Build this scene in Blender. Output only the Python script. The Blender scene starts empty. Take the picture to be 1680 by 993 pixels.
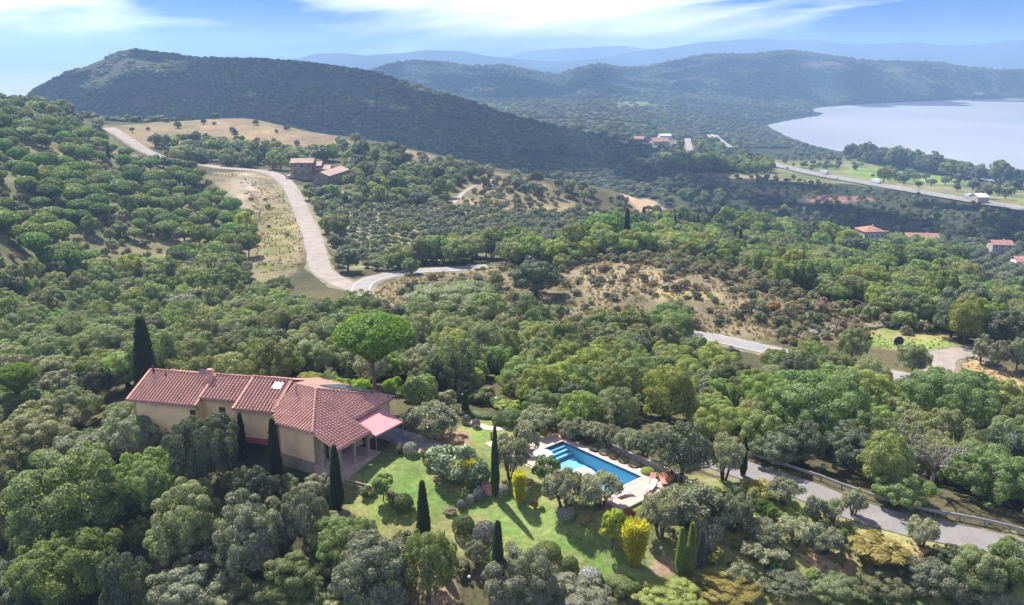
import bpy, math, random
import numpy as np
from mathutils import Vector
random.seed(7)
RNG = np.random.default_rng(11)
SC = bpy.context.scene
COL = SC.collection

# ------------------------------------------------------------------ camera, sky, sun, exposure
CAM_H = 46.0                                   # metres above the pool terrace
FPX, IW, IH, HORIZON = 1450.0, 1680.0, 993.0, 85.0
PITCH = math.atan((IH / 2 - HORIZON) / FPX)
SUN_EL, SUN_AZ = math.radians(51), math.radians(-31)   # azimuth from +Y, negative to the left
cam = bpy.data.objects.new('camera', bpy.data.cameras.new('camera'))
COL.objects.link(cam)
cam.location = (0, 0, CAM_H)
cam.rotation_euler = (math.pi / 2 - PITCH, 0, 0)
cam.data.sensor_width = 36
cam.data.lens = 36 * FPX / IW
cam.data.clip_start, cam.data.clip_end = 1, 60000
SC.camera = cam
SC.view_settings.view_transform = 'Standard'
SC.view_settings.look = 'None'
SC.view_settings.exposure = 1.22
SC.view_settings.gamma = 1
SC.cycles.max_bounces = 5
SC.cycles.diffuse_bounces = 3
SC.cycles.glossy_bounces = 2
SC.cycles.transmission_bounces = 3
SC.cycles.transparent_max_bounces = 6
SC.cycles.volume_bounces = 0
SC.cycles.caustics_reflective = False
SC.cycles.caustics_refractive = False

world = bpy.data.worlds.new('World')
SC.world = world
world.use_nodes = True
def build_world():
    nt = world.node_tree; N = nt.nodes; L = nt.links
    N.clear()
    out = N.new('ShaderNodeOutputWorld'); bg = N.new('ShaderNodeBackground')
    sky = N.new('ShaderNodeTexSky'); sky.sky_type = 'NISHITA'; sky.sun_disc = False
    sky.sun_elevation = SUN_EL; sky.sun_rotation = SUN_AZ
    sky.altitude = 300; sky.air_density = 1.0; sky.dust_density = 0.25; sky.ozone_density = 3.0
    hs = N.new('ShaderNodeHueSaturation'); hs.inputs['Saturation'].default_value = 1.55; hs.inputs['Hue'].default_value = 0.5
    hs.inputs['Value'].default_value = 0.92
    L.new(sky.outputs[0], hs.inputs['Color'])
    tint = N.new('ShaderNodeMixRGB'); tint.blend_type = 'MULTIPLY'; tint.inputs[0].default_value = 1; tint.inputs[2].default_value = (.028, .10, .36, 1); L.new(hs.outputs[0], tint.inputs[1])
    tc = N.new('ShaderNodeTexCoord'); mp = N.new('ShaderNodeMapping')
    mp.inputs['Scale'].default_value = (1.0, 1.0, 5.5)
    mp.inputs['Rotation'].default_value = (0, math.radians(-14), 0)
    mp.inputs['Location'].default_value = (11.35, 4.0, 0.82)
    L.new(tc.outputs['Generated'], mp.inputs[0])
    n1 = N.new('ShaderNodeTexNoise'); n1.inputs['Scale'].default_value = 1.9; n1.inputs['Detail'].default_value = 6
    n1.inputs['Roughness'].default_value = 0.52; n1.inputs['Distortion'].default_value = 0.5
    L.new(mp.outputs[0], n1.inputs['Vector'])
    r1 = N.new('ShaderNodeValToRGB')
    r1.color_ramp.elements[0].position = 0.515; r1.color_ramp.elements[0].color = (0, 0, 0, 1)
    r1.color_ramp.elements[1].position = 0.68; r1.color_ramp.elements[1].color = (1, 1, 1, 1)
    L.new(n1.outputs[0], r1.inputs[0])
    mx = N.new('ShaderNodeMixRGB'); mx.inputs[2].default_value = (9.8, 9.6, 9.3, 1)
    L.new(r1.outputs[0], mx.inputs[0]); L.new(tint.outputs[0], mx.inputs[1])
    bg.inputs['Strength'].default_value = 0.15
    L.new(mx.outputs[0], bg.inputs['Color']); L.new(bg.outputs[0], out.inputs[0])
build_world()

sun = bpy.data.objects.new('sun', bpy.data.lights.new('sun', 'SUN'))
COL.objects.link(sun)
sun.data.energy = 4.7
sun.data.angle = math.radians(0.53)
sun.data.color = (1.0, 0.95, 0.87)
SUN_DIR = Vector((math.sin(SUN_AZ) * math.cos(SUN_EL), math.cos(SUN_AZ) * math.cos(SUN_EL), math.sin(SUN_EL)))
sun.rotation_euler = SUN_DIR.to_track_quat('Z', 'Y').to_euler()
sun.location = (-200, 300, 400)

# ------------------------------------------------------------------ small helpers
def tag(o, label=None, cat=None, group=None, kind=None):
    if label: o['label'] = label
    if cat: o['category'] = cat
    if group: o['group'] = group
    if kind: o['kind'] = kind
    return o

def link(o, parent=None):
    COL.objects.link(o)
    if parent is not None: o.parent = parent
    return o

def empty(name, loc=(0, 0, 0), rz=0.0):
    o = bpy.data.objects.new(name, None)
    o.location = loc; o.rotation_euler = (0, 0, rz); o.empty_display_size = 0.3
    return link(o)

def mesh_np(name, v, quads, mats, mi=None, smooth=False):
    """numpy vertices (n,3) and faces (m,3|4) to a mesh"""
    me = bpy.data.meshes.new(name)
    v = np.asarray(v, np.float32); q = np.asarray(quads, np.int32); k = q.shape[1]
    me.vertices.add(len(v)); me.vertices.foreach_set('co', v.ravel())
    me.loops.add(q.size); me.loops.foreach_set('vertex_index', q.ravel())
    me.polygons.add(len(q))
    me.polygons.foreach_set('loop_start', np.arange(0, q.size, k, dtype=np.int32))
    me.polygons.foreach_set('loop_total', np.full(len(q), k, np.int32))
    if mi is not None: me.polygons.foreach_set('material_index', np.asarray(mi, np.int32))
    me.polygons.foreach_set('use_smooth', np.full(len(q), bool(smooth)))
    for m in (mats if isinstance(mats, (list, tuple)) else [mats]): me.materials.append(m)
    me.update(calc_edges=True)
    return me

class MB:
    """collects polygons, links them as ONE mesh object"""
    def __init__(s): s.v = []; s.f = []
    def poly(s, pts):
        b = len(s.v); s.v += [tuple(p) for p in pts]; s.f.append(tuple(range(b, b + len(pts))))
    def hexa(s, p):      # 8 points: 4 bottom (ccw), 4 top
        b = len(s.v); s.v += [tuple(x) for x in p]
        for f in ((3, 2, 1, 0), (4, 5, 6, 7), (0, 1, 5, 4), (1, 2, 6, 5), (2, 3, 7, 6), (3, 0, 4, 7)):
            s.f.append(tuple(b + i for i in f))
    def box(s, x0, x1, y0, y1, z0, z1):
        s.hexa([(x0, y0, z0), (x1, y0, z0), (x1, y1, z0), (x0, y1, z0), (x0, y0, z1), (x1, y0, z1), (x1, y1, z1), (x0, y1, z1)])
    def bar(s, a, b, w, h=None, up=(0, 0, 1)):
        a = Vector(a); b = Vector(b); d = (b - a).normalized(); up = Vector(up)
        if abs(d.dot(up)) > 0.98: up = Vector((0, 1, 0))
        x = d.cross(up).normalized() * (w / 2); y = x.cross(d).normalized() * ((h or w) / 2)
        s.hexa([a - x - y, a + x - y, b + x - y, b - x - y, a - x + y, a + x + y, b + x + y, b - x + y])
    def tube(s, pts, rad, n=8, cap=True):
        pts = [Vector(p) for p in pts]; rings = []
        for i, p in enumerate(pts):
            d = (pts[min(i + 1, len(pts) - 1)] - pts[max(i - 1, 0)]).normalized()
            up = Vector((0, 0, 1)) if abs(d.z) < 0.9 else Vector((1, 0, 0))
            x = d.cross(up).normalized(); y = x.cross(d).normalized()
            r = rad[i] if isinstance(rad, (list, tuple)) else rad
            b = len(s.v)
            for k in range(n):
                a = 2 * math.pi * k / n
                s.v.append(tuple(p + x * (r * math.cos(a)) + y * (r * math.sin(a))))
            rings.append(b)
        for r0, r1 in zip(rings, rings[1:]):
            for k in range(n):
                s.f.append((r0 + k, r0 + (k + 1) % n, r1 + (k + 1) % n, r1 + k))
        if cap:
            s.f.append(tuple(rings[0] + k for k in reversed(range(n)))); s.f.append(tuple(rings[-1] + k for k in range(n)))
    def lathe(s, c, prof, n=12):
        c = Vector(c); rings = []
        for r, z in prof:
            b = len(s.v)
            for k in range(n):
                a = 2 * math.pi * k / n
                s.v.append((c.x + r * math.cos(a), c.y + r * math.sin(a), c.z + z))
            rings.append(b)
        for r0, r1 in zip(rings, rings[1:]):
            for k in range(n): s.f.append((r0 + k, r0 + (k + 1) % n, r1 + (k + 1) % n, r1 + k))
        s.f.append(tuple(rings[0] + k for k in reversed(range(n)))); s.f.append(tuple(rings[-1] + k for k in range(n)))
    def mesh(s, name, mat, smooth=False):
        me = bpy.data.meshes.new(name); me.from_pydata(s.v, [], s.f)
        for m in (mat if isinstance(mat, (list, tuple)) else [mat]): me.materials.append(m)
        if smooth: me.polygons.foreach_set('use_smooth', np.full(len(me.polygons), True))
        me.update(); return me
    def build(s, name, mat, parent=None, smooth=False):
        return link(bpy.data.objects.new(name, s.mesh(name, mat, smooth)), parent)

# ------------------------------------------------------------------ materials
MATS = {}
def nodemat(name):
    m = bpy.data.materials.new(name); m.use_nodes = True
    nt = m.node_tree; nt.nodes.clear()
    MATS[name] = m
    return m, nt.nodes, nt.links

def noise(N, L, scale, detail=3, rough=0.55, vec=None, space='Object'):
    n = N.new('ShaderNodeTexNoise'); n.inputs['Scale'].default_value = scale
    n.inputs['Detail'].default_value = detail; n.inputs['Roughness'].default_value = rough
    if vec is None:
        tc = N.new('ShaderNodeTexCoord'); vec = tc.outputs[space]
    L.new(vec, n.inputs['Vector']); return n

def ramp(N, L, src, stops):
    r = N.new('ShaderNodeValToRGB'); e = r.color_ramp.elements
    while len(e) < len(stops): e.new(0.5)
    for k, (p, c) in enumerate(stops):
        e[k].position = p; e[k].color = (*c, 1) if len(c) == 3 else c
    L.new(src, r.inputs[0]); return r

def mixc(N, L, fac, a, b, mode='MIX'):
    m = N.new('ShaderNodeMixRGB'); m.blend_type = mode
    for i, x in ((0, fac), (1, a), (2, b)):
        if hasattr(x, 'is_linked') or hasattr(x, 'links'): L.new(x, m.inputs[i])
        elif isinstance(x, (int, float)): m.inputs[i].default_value = x
        else: m.inputs[i].default_value = (*x, 1)
    return m.outputs[0]

def plain(name, col, rough=0.7, var=0.15, scale=3.0, bump=0.0, bscale=30.0, metal=0.0, col2=None, spec=0.4):
    """a surface with uneven colour, grain and optional relief"""
    m, N, L = nodemat(name)
    out = N.new('ShaderNodeOutputMaterial'); p = N.new('ShaderNodeBsdfPrincipled')
    L.new(p.outputs[0], out.inputs[0])
    n = noise(N, L, scale, 5, 0.6)
    c2 = col2 or tuple(c * (1 - 2 * var) for c in col)
    c1 = col if col2 else tuple(min(1, c * (1 + var)) for c in col)
    r = ramp(N, L, n.outputs[0], [(0.3, c2), (0.7, c1)])
    n2 = noise(N, L, scale * 9, 3, 0.6)
    r2 = ramp(N, L, n2.outputs[0], [(0.25, (1 - var,) * 3), (0.75, (1 + var * 0.5,) * 3)])
    L.new(mixc(N, L, 1.0, r.outputs[0], r2.outputs[0], 'MULTIPLY'), p.inputs['Base Color'])
    p.inputs['Roughness'].default_value = rough; p.inputs['Metallic'].default_value = metal
    p.inputs['Specular IOR Level'].default_value = spec
    if bump:
        b = N.new('ShaderNodeBump'); b.inputs['Strength'].default_value = bump; b.inputs['Distance'].default_value = 0.05
        nb = noise(N, L, bscale, 4, 0.6); L.new(nb.outputs[0], b.inputs['Height']); L.new(b.outputs[0], p.inputs['Normal'])
    return m

def leafmat(name, base, tip, trans=0.42, rough=0.55, vary=0.5, hue=0.03):
    """foliage: every leaf its own tint, every plant its own tone, light shining through"""
    m, N, L = nodemat(name)
    out = N.new('ShaderNodeOutputMaterial')
    geo = N.new('ShaderNodeNewGeometry'); oi = N.new('ShaderNodeObjectInfo')
    r = ramp(N, L, geo.outputs['Random Per Island'], [(0.0, tuple(c * (1 - vary * 0.6) for c in base)), (0.55, base), (1.0, tip)])
    hs = N.new('ShaderNodeHueSaturation')
    mr = N.new('ShaderNodeMapRange'); mr.inputs['To Min'].default_value = 0.5 - hue; mr.inputs['To Max'].default_value = 0.5 + hue
    L.new(oi.outputs['Random'], mr.inputs[0]); L.new(mr.outputs[0], hs.inputs['Hue'])
    wn = N.new('ShaderNodeTexWhiteNoise'); wn.noise_dimensions = '1D'; L.new(oi.outputs['Random'], wn.inputs['W'])
    mv = N.new('ShaderNodeMapRange'); mv.inputs['To Min'].default_value = 0.72; mv.inputs['To Max'].default_value = 1.28
    L.new(wn.outputs['Value'], mv.inputs[0]); L.new(mv.outputs[0], hs.inputs['Value'])
    L.new(r.outputs[0], hs.inputs['Color'])
    p = N.new('ShaderNodeBsdfPrincipled'); p.inputs['Roughness'].default_value = rough; p.inputs['Specular IOR Level'].default_value = 0.35
    L.new(hs.outputs[0], p.inputs['Base Color'])
    t = N.new('ShaderNodeBsdfTranslucent')
    tint = mixc(N, L, 1.0, hs.outputs[0], (1.25, 1.35, 0.6), 'MULTIPLY')
    L.new(tint, t.inputs[0])
    mx = N.new('ShaderNodeMixShader'); mx.inputs[0].default_value = trans
    L.new(p.outputs[0], mx.inputs[1]); L.new(t.outputs[0], mx.inputs[2]); L.new(mx.outputs[0], out.inputs[0])
    return m

leafmat('oak_grey', (0.225, 0.255, 0.120), (0.36, 0.39, 0.205))
leafmat('oak_green', (0.195, 0.250, 0.088), (0.32, 0.375, 0.145))
leafmat('oak_dark', (0.098, 0.124, 0.066), (0.20, 0.235, 0.135), trans=0.28)
leafmat('oak_lime', (0.255, 0.305, 0.085), (0.39, 0.435, 0.13), trans=0.46)
leafmat('oak_silver', (0.215, 0.235, 0.145), (0.41, 0.43, 0.29), trans=0.3)
leafmat('olive_leaf', (0.25, 0.265, 0.165), (0.43, 0.44, 0.30), trans=0.32, hue=0.015)
leafmat('olive_far', (0.20, 0.22, 0.150), (0.32, 0.34, 0.24), trans=0.25, hue=0.015)
leafmat('cypress_leaf', (0.055, 0.082, 0.038), (0.10, 0.135, 0.06), trans=0.15, hue=0.012)
leafmat('pine_leaf', (0.215, 0.300, 0.050), (0.36, 0.47, 0.07), trans=0.42)
leafmat('pine_far', (0.145, 0.215, 0.050), (0.26, 0.345, 0.075), trans=0.36)
leafmat('bright_leaf', (0.29, 0.36, 0.05), (0.44, 0.50, 0.07), trans=0.5)
leafmat('bamboo_leaf', (0.42, 0.43, 0.05), (0.60, 0.58, 0.10), trans=0.55, hue=0.02)
leafmat('clipped_leaf', (0.116, 0.163, 0.043), (0.217, 0.279, 0.070), trans=0.25)
leafmat('lavender_leaf', (0.232, 0.240, 0.194), (0.434, 0.434, 0.388), trans=0.15, hue=0.01)
leafmat('oleander_leaf', (0.171, 0.225, 0.116), (0.465, 0.527, 0.357), trans=0.25)
leafmat('dry_leaf', (0.26, 0.205, 0.125), (0.40, 0.33, 0.21), trans=0.3, hue=0.02)
leafmat('rust_leaf', (0.300, 0.144, 0.062), (0.450, 0.237, 0.094), trans=0.3, hue=0.02)
leafmat('scrub_leaf', (0.18, 0.18, 0.095), (0.29, 0.28, 0.15), trans=0.32, hue=0.03)
leafmat('straw', (0.330, 0.275, 0.143), (0.506, 0.440, 0.264), trans=0.3, hue=0.015)
leafmat('gold_leaf', (0.275, 0.237, 0.056), (0.425, 0.350, 0.075), trans=0.4, hue=0.01)
leafmat('bluish_conifer', (0.200, 0.237, 0.213), (0.325, 0.362, 0.325), trans=0.15, hue=0.01)
leafmat('grass_blade', (0.125, 0.188, 0.037), (0.225, 0.288, 0.062), trans=0.35, hue=0.02)
leafmat('pink_flower', (0.605, 0.176, 0.198), (0.620, 0.330, 0.330), trans=0.3, hue=0.01)
plain('bark', (0.12, 0.095, 0.07), 0.9, 0.3, 6, 0.6, 20)
plain('bark_dark', (0.055, 0.045, 0.036), 0.9, 0.3, 6, 0.6, 20)
plain('bark_pale', (0.30, 0.28, 0.25), 0.9, 0.25, 6, 0.5, 20)
plain('bark_pine', (0.17, 0.11, 0.08), 0.9, 0.3, 5, 0.6, 14)
plain('stucco', (0.88, 0.65, 0.36), 0.9, 0.07, 0.7, 0.25, 40)
plain('stucco_base', (0.36, 0.30, 0.235), 0.9, 0.12, 1.5, 0.35, 30)
plain('terracotta', (0.76, 0.44, 0.35), 0.85, 0.22, 0.9, 0.2, 25, col2=(0.56, 0.30, 0.23))
plain('terracotta_gutter', (0.13, 0.045, 0.038), 0.9, 0.2, 2.0, 0.2, 25)
plain('ridge_tile', (0.52, 0.28, 0.21), 0.85, 0.12, 2.0, 0.2, 25)
plain('fascia', (0.42, 0.22, 0.15), 0.75, 0.12, 2.0)
plain('awning_pink', (0.55, 0.24, 0.25), 0.85, 0.05, 1.2)
plain('awning_red', (0.30, 0.055, 0.05), 0.8, 0.1, 1.2)
plain('dark_metal', (0.035, 0.035, 0.038), 0.5, 0.2, 4, metal=0.3)
plain('grey_metal', (0.30, 0.31, 0.32), 0.45, 0.12, 4, metal=0.6)
plain('white_paint', (0.78, 0.77, 0.74), 0.6, 0.05, 3)
plain('timber', (0.16, 0.10, 0.06), 0.75, 0.25, 5, 0.3, 30)
plain('timber_pale', (0.40, 0.34, 0.26), 0.8, 0.15, 5, 0.3, 30)
plain('deck_stone', (0.48, 0.37, 0.31), 0.8, 0.09, 1.1, 0.15, 14)
plain('coping_stone', (0.52, 0.44, 0.38), 0.75, 0.07, 1.6, 0.15, 14)
plain('field_stone', (0.42, 0.38, 0.32), 0.9, 0.25, 2.5, 0.6, 8)
plain('boulder_stone', (0.27, 0.24, 0.20), 0.9, 0.28, 1.2, 0.8, 4)
plain('farm_wall', (0.30, 0.25, 0.20), 0.9, 0.25, 0.6, 0.4, 5)
plain('farm_roof', (0.40, 0.27, 0.22), 0.9, 0.16, 0.5)
plain('orange_roof', (0.38, 0.19, 0.11), 0.9, 0.18, 0.5)
plain('red_roof', (0.36, 0.19, 0.155), 0.9, 0.18, 0.5)
plain('pale_wall', (0.48, 0.42, 0.36), 0.9, 0.15, 0.5)
plain('concrete', (0.42, 0.40, 0.37), 0.9, 0.14, 1.5, 0.3, 10)
plain('gravel_drive', (0.30, 0.285, 0.275), 0.95, 0.16, 0.9, 0.6, 12)
plain('terracotta_pot', (0.50, 0.21, 0.12), 0.8, 0.15, 4)
plain('red_fabric', (0.50, 0.22, 0.18), 0.8, 0.1, 4)
plain('white_fabric', (0.62, 0.60, 0.56), 0.85, 0.04, 3)
plain('sign_blue', (0.030, 0.026, 0.06), 0.45, 0.1, 1.0)
plain('car_white', (0.75, 0.76, 0.78), 0.3, 0.03, 1, spec=0.6)
plain('car_dark', (0.03, 0.035, 0.045), 0.25, 0.03, 1, spec=0.6)
plain('tyre', (0.02, 0.02, 0.02), 0.9, 0.1, 4)
plain('lorry_grey', (0.55, 0.56, 0.58), 0.5, 0.06, 1)
plain('solar', (0.10, 0.11, 0.15), 0.15, 0.1, 1, spec=0.9)
plain('gravel_road', (0.32, 0.272, 0.235), 0.95, 0.18, 0.3, 0.5, 3, col2=(0.22, 0.188, 0.16))
plain('verge_dirt', (0.24, 0.20, 0.13), 0.95, 0.3, 0.6, 0.6, 4, col2=(0.13, 0.135, 0.065))
plain('asphalt', (0.235, 0.22, 0.21), 0.9, 0.14, 0.35, 0.25, 8, col2=(0.165, 0.155, 0.15))
plain('asphalt_pale', (0.28, 0.262, 0.253), 0.9, 0.12, 0.35, 0.25, 8, col2=(0.205, 0.193, 0.188))
plain('motorway_surface', (0.21, 0.20, 0.20), 0.9, 0.12, 0.05)
plain('lamp_globe', (0.85, 0.85, 0.83), 0.25, 0.02, 2, spec=0.6)
def glassmat():
    m, N, L = nodemat('window_glass')
    out = N.new('ShaderNodeOutputMaterial'); p = N.new('ShaderNodeBsdfPrincipled')
    p.inputs['Base Color'].default_value = (0.03, 0.035, 0.04, 1); p.inputs['Roughness'].default_value = 0.06
    p.inputs['Specular IOR Level'].default_value = 0.8
    L.new(p.outputs[0], out.inputs[0])
    m, N, L = nodemat('skylight_glass')
    out = N.new('ShaderNodeOutputMaterial'); p = N.new('ShaderNodeBsdfPrincipled')
    p.inputs['Base Color'].default_value = (0.28, 0.36, 0.42, 1); p.inputs['Roughness'].default_value = 0.6
    p.inputs['Specular IOR Level'].default_value = 0.2; p.inputs['Metallic'].default_value = 0.0
    L.new(p.outputs[0], out.inputs[0])
glassmat()
# ------------------------------------------------------------------ the lie of the land
SP, CP = math.sin(PITCH), math.cos(PITCH)
def rays(u, v):
    x = (np.asarray(u, float) - IW / 2) / FPX; y = -(np.asarray(v, float) - IH / 2) / FPX
    return np.stack([x, CP + y * SP, -SP + y * CP], -1)
def at_z(u, v, z):
    d = rays(u, v); t = (np.asarray(z) - CAM_H) / d[..., 2]
    return np.stack([d[..., 0] * t, d[..., 1] * t, CAM_H + d[..., 2] * t], -1)
def project(p):
    p = np.asarray(p, float); x, y, z = p[..., 0], p[..., 1], p[..., 2] - CAM_H
    w = y * CP - z * SP; h = y * SP + z * CP
    w = np.where(w < 0.1, 0.1, w)
    return IW / 2 + FPX * x / w, IH / 2 - FPX * h / w, w

def vnoise(x, y, seed=0):
    xi = np.floor(x).astype(np.int64); yi = np.floor(y).astype(np.int64); xf = x - xi; yf = y - yi
    def h(a, b):
        n = (a * 374761393 + b * 668265263 + seed * 1442695041) & 0x7fffffff
        n = ((n ^ (n >> 13)) * 1274126177) & 0x7fffffff
        return ((n ^ (n >> 16)) & 0xffff) / 65535.0
    sx = xf * xf * (3 - 2 * xf); sy = yf * yf * (3 - 2 * yf)
    a = h(xi, yi) * (1 - sx) + h(xi + 1, yi) * sx
    b = h(xi, yi + 1) * (1 - sx) + h(xi + 1, yi + 1) * sx
    return a * (1 - sy) + b * sy
def fbm(x, y, seed=0, o=4):
    s = 0; a = 0.5
    for k in range(o):
        s = s + a * vnoise(x * 2 ** k, y * 2 ** k, seed + k); a *= 0.5
    return s / (1 - 0.5 ** o)

# surveyed points: where a spot of ground shows in the photograph, and how high it lies (pool terrace = 0)
SURVEY = [
 (100,993,-11),(400,993,-8.5),(700,993,-5.4),(840,993,-4.8),(1100,993,-4.4),(1400,993,-5.8),(1680,993,-7.2),(-250,993,-15),(1950,993,-11),
 (840,1400,-13),(200,1400,-17),(1500,1400,-13),
 (650,900,-3.2),(800,900,-2.6),(950,900,-2.4),(1100,900,-2.4),(1300,900,-3.6),(1500,930,-4.8),
 (600,830,-1.6),(800,830,-1.2),(700,780,-.5),(620,750,-.2),(1100,830,-1.2),(1300,840,-2.9),
 (922,712,-.1),(1075,785,-.2),(1000,815,-.4),(860,750,-.1),
 (700,720,0),(640,700,0),(560,745,-.4),(480,760,-1.0),(400,760,-1.6),(250,720,-2),
 (100,750,-5),(0,700,-6),(100,850,-8.5),(0,900,-12),(250,900,-8.5),(450,900,-5.4),(-250,750,-9),
 (300,640,-1),(620,650,-.5),(450,630,-.6),(220,640,-2.2),(50,640,-6),
 (1225,770,-2.5),(1300,800,-2.8),(1400,838,-3.2),(1550,875,-3.7),(1680,897,-4.2),(1800,922,-4.7),(1950,960,-5.3),
 (1100,720,-2),(950,690,-1.6),(850,668,-1.2),
 (750,640,-2.2),(1000,660,-5),(1300,720,-6),(1500,780,-6.5),(1680,830,-7.5),(1950,800,-10),
 (1680,720,-12.5),(1500,690,-11.5),(1300,650,-10.5),(1000,620,-8.5),(700,600,-6.5),(400,590,-6.5),(100,590,-9),
 (1190,560,-14.5),(1300,585,-14.6),(1440,608,-14.4),(1545,585,-14.2),(1600,575,-14.2),(1667,680,-13.6),(1950,620,-14),
 (670,510,-14.8),(600,470,-15.8),(560,460,-16.2),(520,458,-16.2),(470,462,-16.4),
 (1000,520,-13.7),(1000,480,-11.8),(1000,445,-11.2),(1000,425,-12.5),(1100,520,-13.3),(1100,480,-11.6),(1100,440,-10.6),
 (1250,520,-13.6),(1250,480,-12.2),(1400,540,-14.2),(1480,535,-14.5),(1560,555,-14.3),(800,480,-14.4),(700,470,-15.4),(880,470,-13),(880,430,-13.5),
 (1100,412,-24),(1250,450,-21),(1000,400,-20),(1300,420,-40),(1400,460,-34),(1500,500,-25),(1600,530,-19),(1680,560,-16),
 (1100,380,-40),(1200,380,-52),(1400,400,-72),(1550,420,-64),(1680,450,-54),(1680,500,-36),(1950,480,-45),
 (1425,392,-79),(1640,412,-74),(1510,398,-79),
 (1300,350,-91),(1500,360,-93),(1680,370,-92),(1300,320,-96),(1500,320,-100),(1680,330,-101),(1200,290,-97),(1400,290,-103),(1150,250,-98),(1100,270,-91),(1950,340,-100),
 (800,420,-20),(800,350,-22.5),(700,400,-18.5),(620,420,-17.2),(600,330,-16),(700,300,-16.5),(900,400,-22),(900,340,-26.5),(960,380,-28),(1000,340,-31),(1050,370,-38),
 (560,225,-4),(650,240,-8),(740,262,-12.5),(870,290,-19),(1000,312,-27),(1100,345,-37),
 (390,197,2),(300,200,3.5),(200,208,4.5),(180,212,4.5),(450,205,-.2),(300,240,-3.5),(400,240,-6),(520,232,-5),
 (515,290,-12),(430,285,-10.3),(340,270,-8.8),(240,250,-3.8),(450,330,-14),(470,300,-11.5),(420,380,-17),(400,430,-18),(510,380,-14.5),(540,420,-15.8),
 (100,300,-1),(250,320,-9.5),(300,400,-17),(100,400,-11.5),(0,400,-8.5),(0,300,4),(0,220,13),(100,220,10),(30,180,15),(100,192,12),(150,203,8),(-250,250,22),(-250,400,-2),
 (100,480,-14.5),(300,480,-17.5),(0,560,-12),(200,560,-13.5),(400,520,-15.5),(-250,560,-12),
]
HIDDEN = [  # (bearing as picture column, distance, height): ground behind the near crests
 (560,720,-38),(740,640,-48),(900,620,-60),(1000,600,-66),(1100,570,-72),(390,740,-22),(250,700,-14),(120,720,-6),(0,760,-4),(-300,760,14),
 (560,900,-70),(900,900,-88),(250,900,-40),(0,950,-30),(-400,1000,-10),
 (1100,1250,-99),(840,1300,-96),(500,1300,-90),(200,1300,-70),(1400,1400,-112),(1680,1300,-112),(2000,1200,-112),
]
sv = np.array(SURVEY, float); pw = at_z(sv[:, 0], sv[:, 1], sv[:, 2])
hid = np.array(HIDDEN, float); hx = np.arctan((hid[:, 0] - IW / 2) / FPX / 0.97)
ctl_az = np.concatenate([np.arctan2(pw[:, 0], pw[:, 1]), hx])
ctl_lr = np.concatenate([np.log(np.hypot(pw[:, 0], pw[:, 1])), np.log(hid[:, 1])])
ctl_z = np.concatenate([pw[:, 2], hid[:, 2]])
def tps(d2): return 0.5 * d2 * np.log(d2 + 1e-9)
nC = len(ctl_z)
A_ = np.zeros((nC + 3, nC + 3))
A_[:nC, :nC] = tps((ctl_az[:, None] - ctl_az) ** 2 + (ctl_lr[:, None] - ctl_lr) ** 2) + np.eye(nC) * 2e-4
A_[:nC, nC] = A_[nC, :nC] = 1; A_[:nC, nC + 1] = A_[nC + 1, :nC] = ctl_az; A_[:nC, nC + 2] = A_[nC + 2, :nC] = ctl_lr
W_ = np.linalg.solve(A_, np.concatenate([ctl_z, [0, 0, 0]]))
def near_land(az, lr):
    out = np.zeros(az.size)
    for i in range(0, az.size, 20000):
        a = az[i:i + 20000]; l = lr[i:i + 20000]
        out[i:i + 20000] = tps((a[:, None] - ctl_az) ** 2 + (l[:, None] - ctl_lr) ** 2) @ W_[:nC] + W_[nC] + W_[nC + 1] * a + W_[nC + 2] * l
    return out
def smooth(t):
    t = np.clip(t, 0, 1); return t * t * (3 - 2 * t)

LAKE_Z = -105.0
SHORE = [(1258,205),(1268,212),(1290,223),(1330,238),(1390,251),(1450,260),(1510,272),(1570,287),(1640,300),(1700,308),(2100,330),
         (2100,150),(1680,161),(1600,163),(1520,166),(1420,171),(1340,177),(1330,182),(1352,186),(1345,190),(1300,197)]
def dense(poly, step=25):
    out = []
    for (a, b), (c, d) in zip(poly, poly[1:] + poly[:1]):
        n = max(1, int(math.hypot(c - a, d - b) / step))
        out += [(a + (c - a) * k / n, b + (d - b) * k / n) for k in range(n)]
    return np.array(out)
sh = dense(SHORE, 20); LAKE_POLY = at_z(sh[:, 0], sh[:, 1], LAKE_Z)[:, :2]
def in_poly(x, y, P):
    x = np.asarray(x); y = np.asarray(y); c = np.zeros(x.shape, bool)
    x0, y0 = P[:, 0], P[:, 1]; x1, y1 = np.roll(x0, -1), np.roll(y0, -1)
    for a, b, e, d in zip(x0, y0, x1, y1):
        if b == d: continue
        k = ((b > y) != (d > y)) & (x < (e - a) * (y - b) / (d - b) + a)
        c ^= k
    return c
def dist_line(x, y, P, closed=False):
    best = np.full(x.shape, 1e9)
    Q = np.roll(P, -1, 0) if closed else P[1:]
    for a, b in zip(P if closed else P[:-1], Q):
        d = b - a; t = np.clip(((x - a[0]) * d[0] + (y - a[1]) * d[1]) / (d @ d + 1e-9), 0, 1)
        best = np.minimum(best, np.hypot(x - a[0] - t * d[0], y - a[1] - t * d[1]))
    return best

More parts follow.
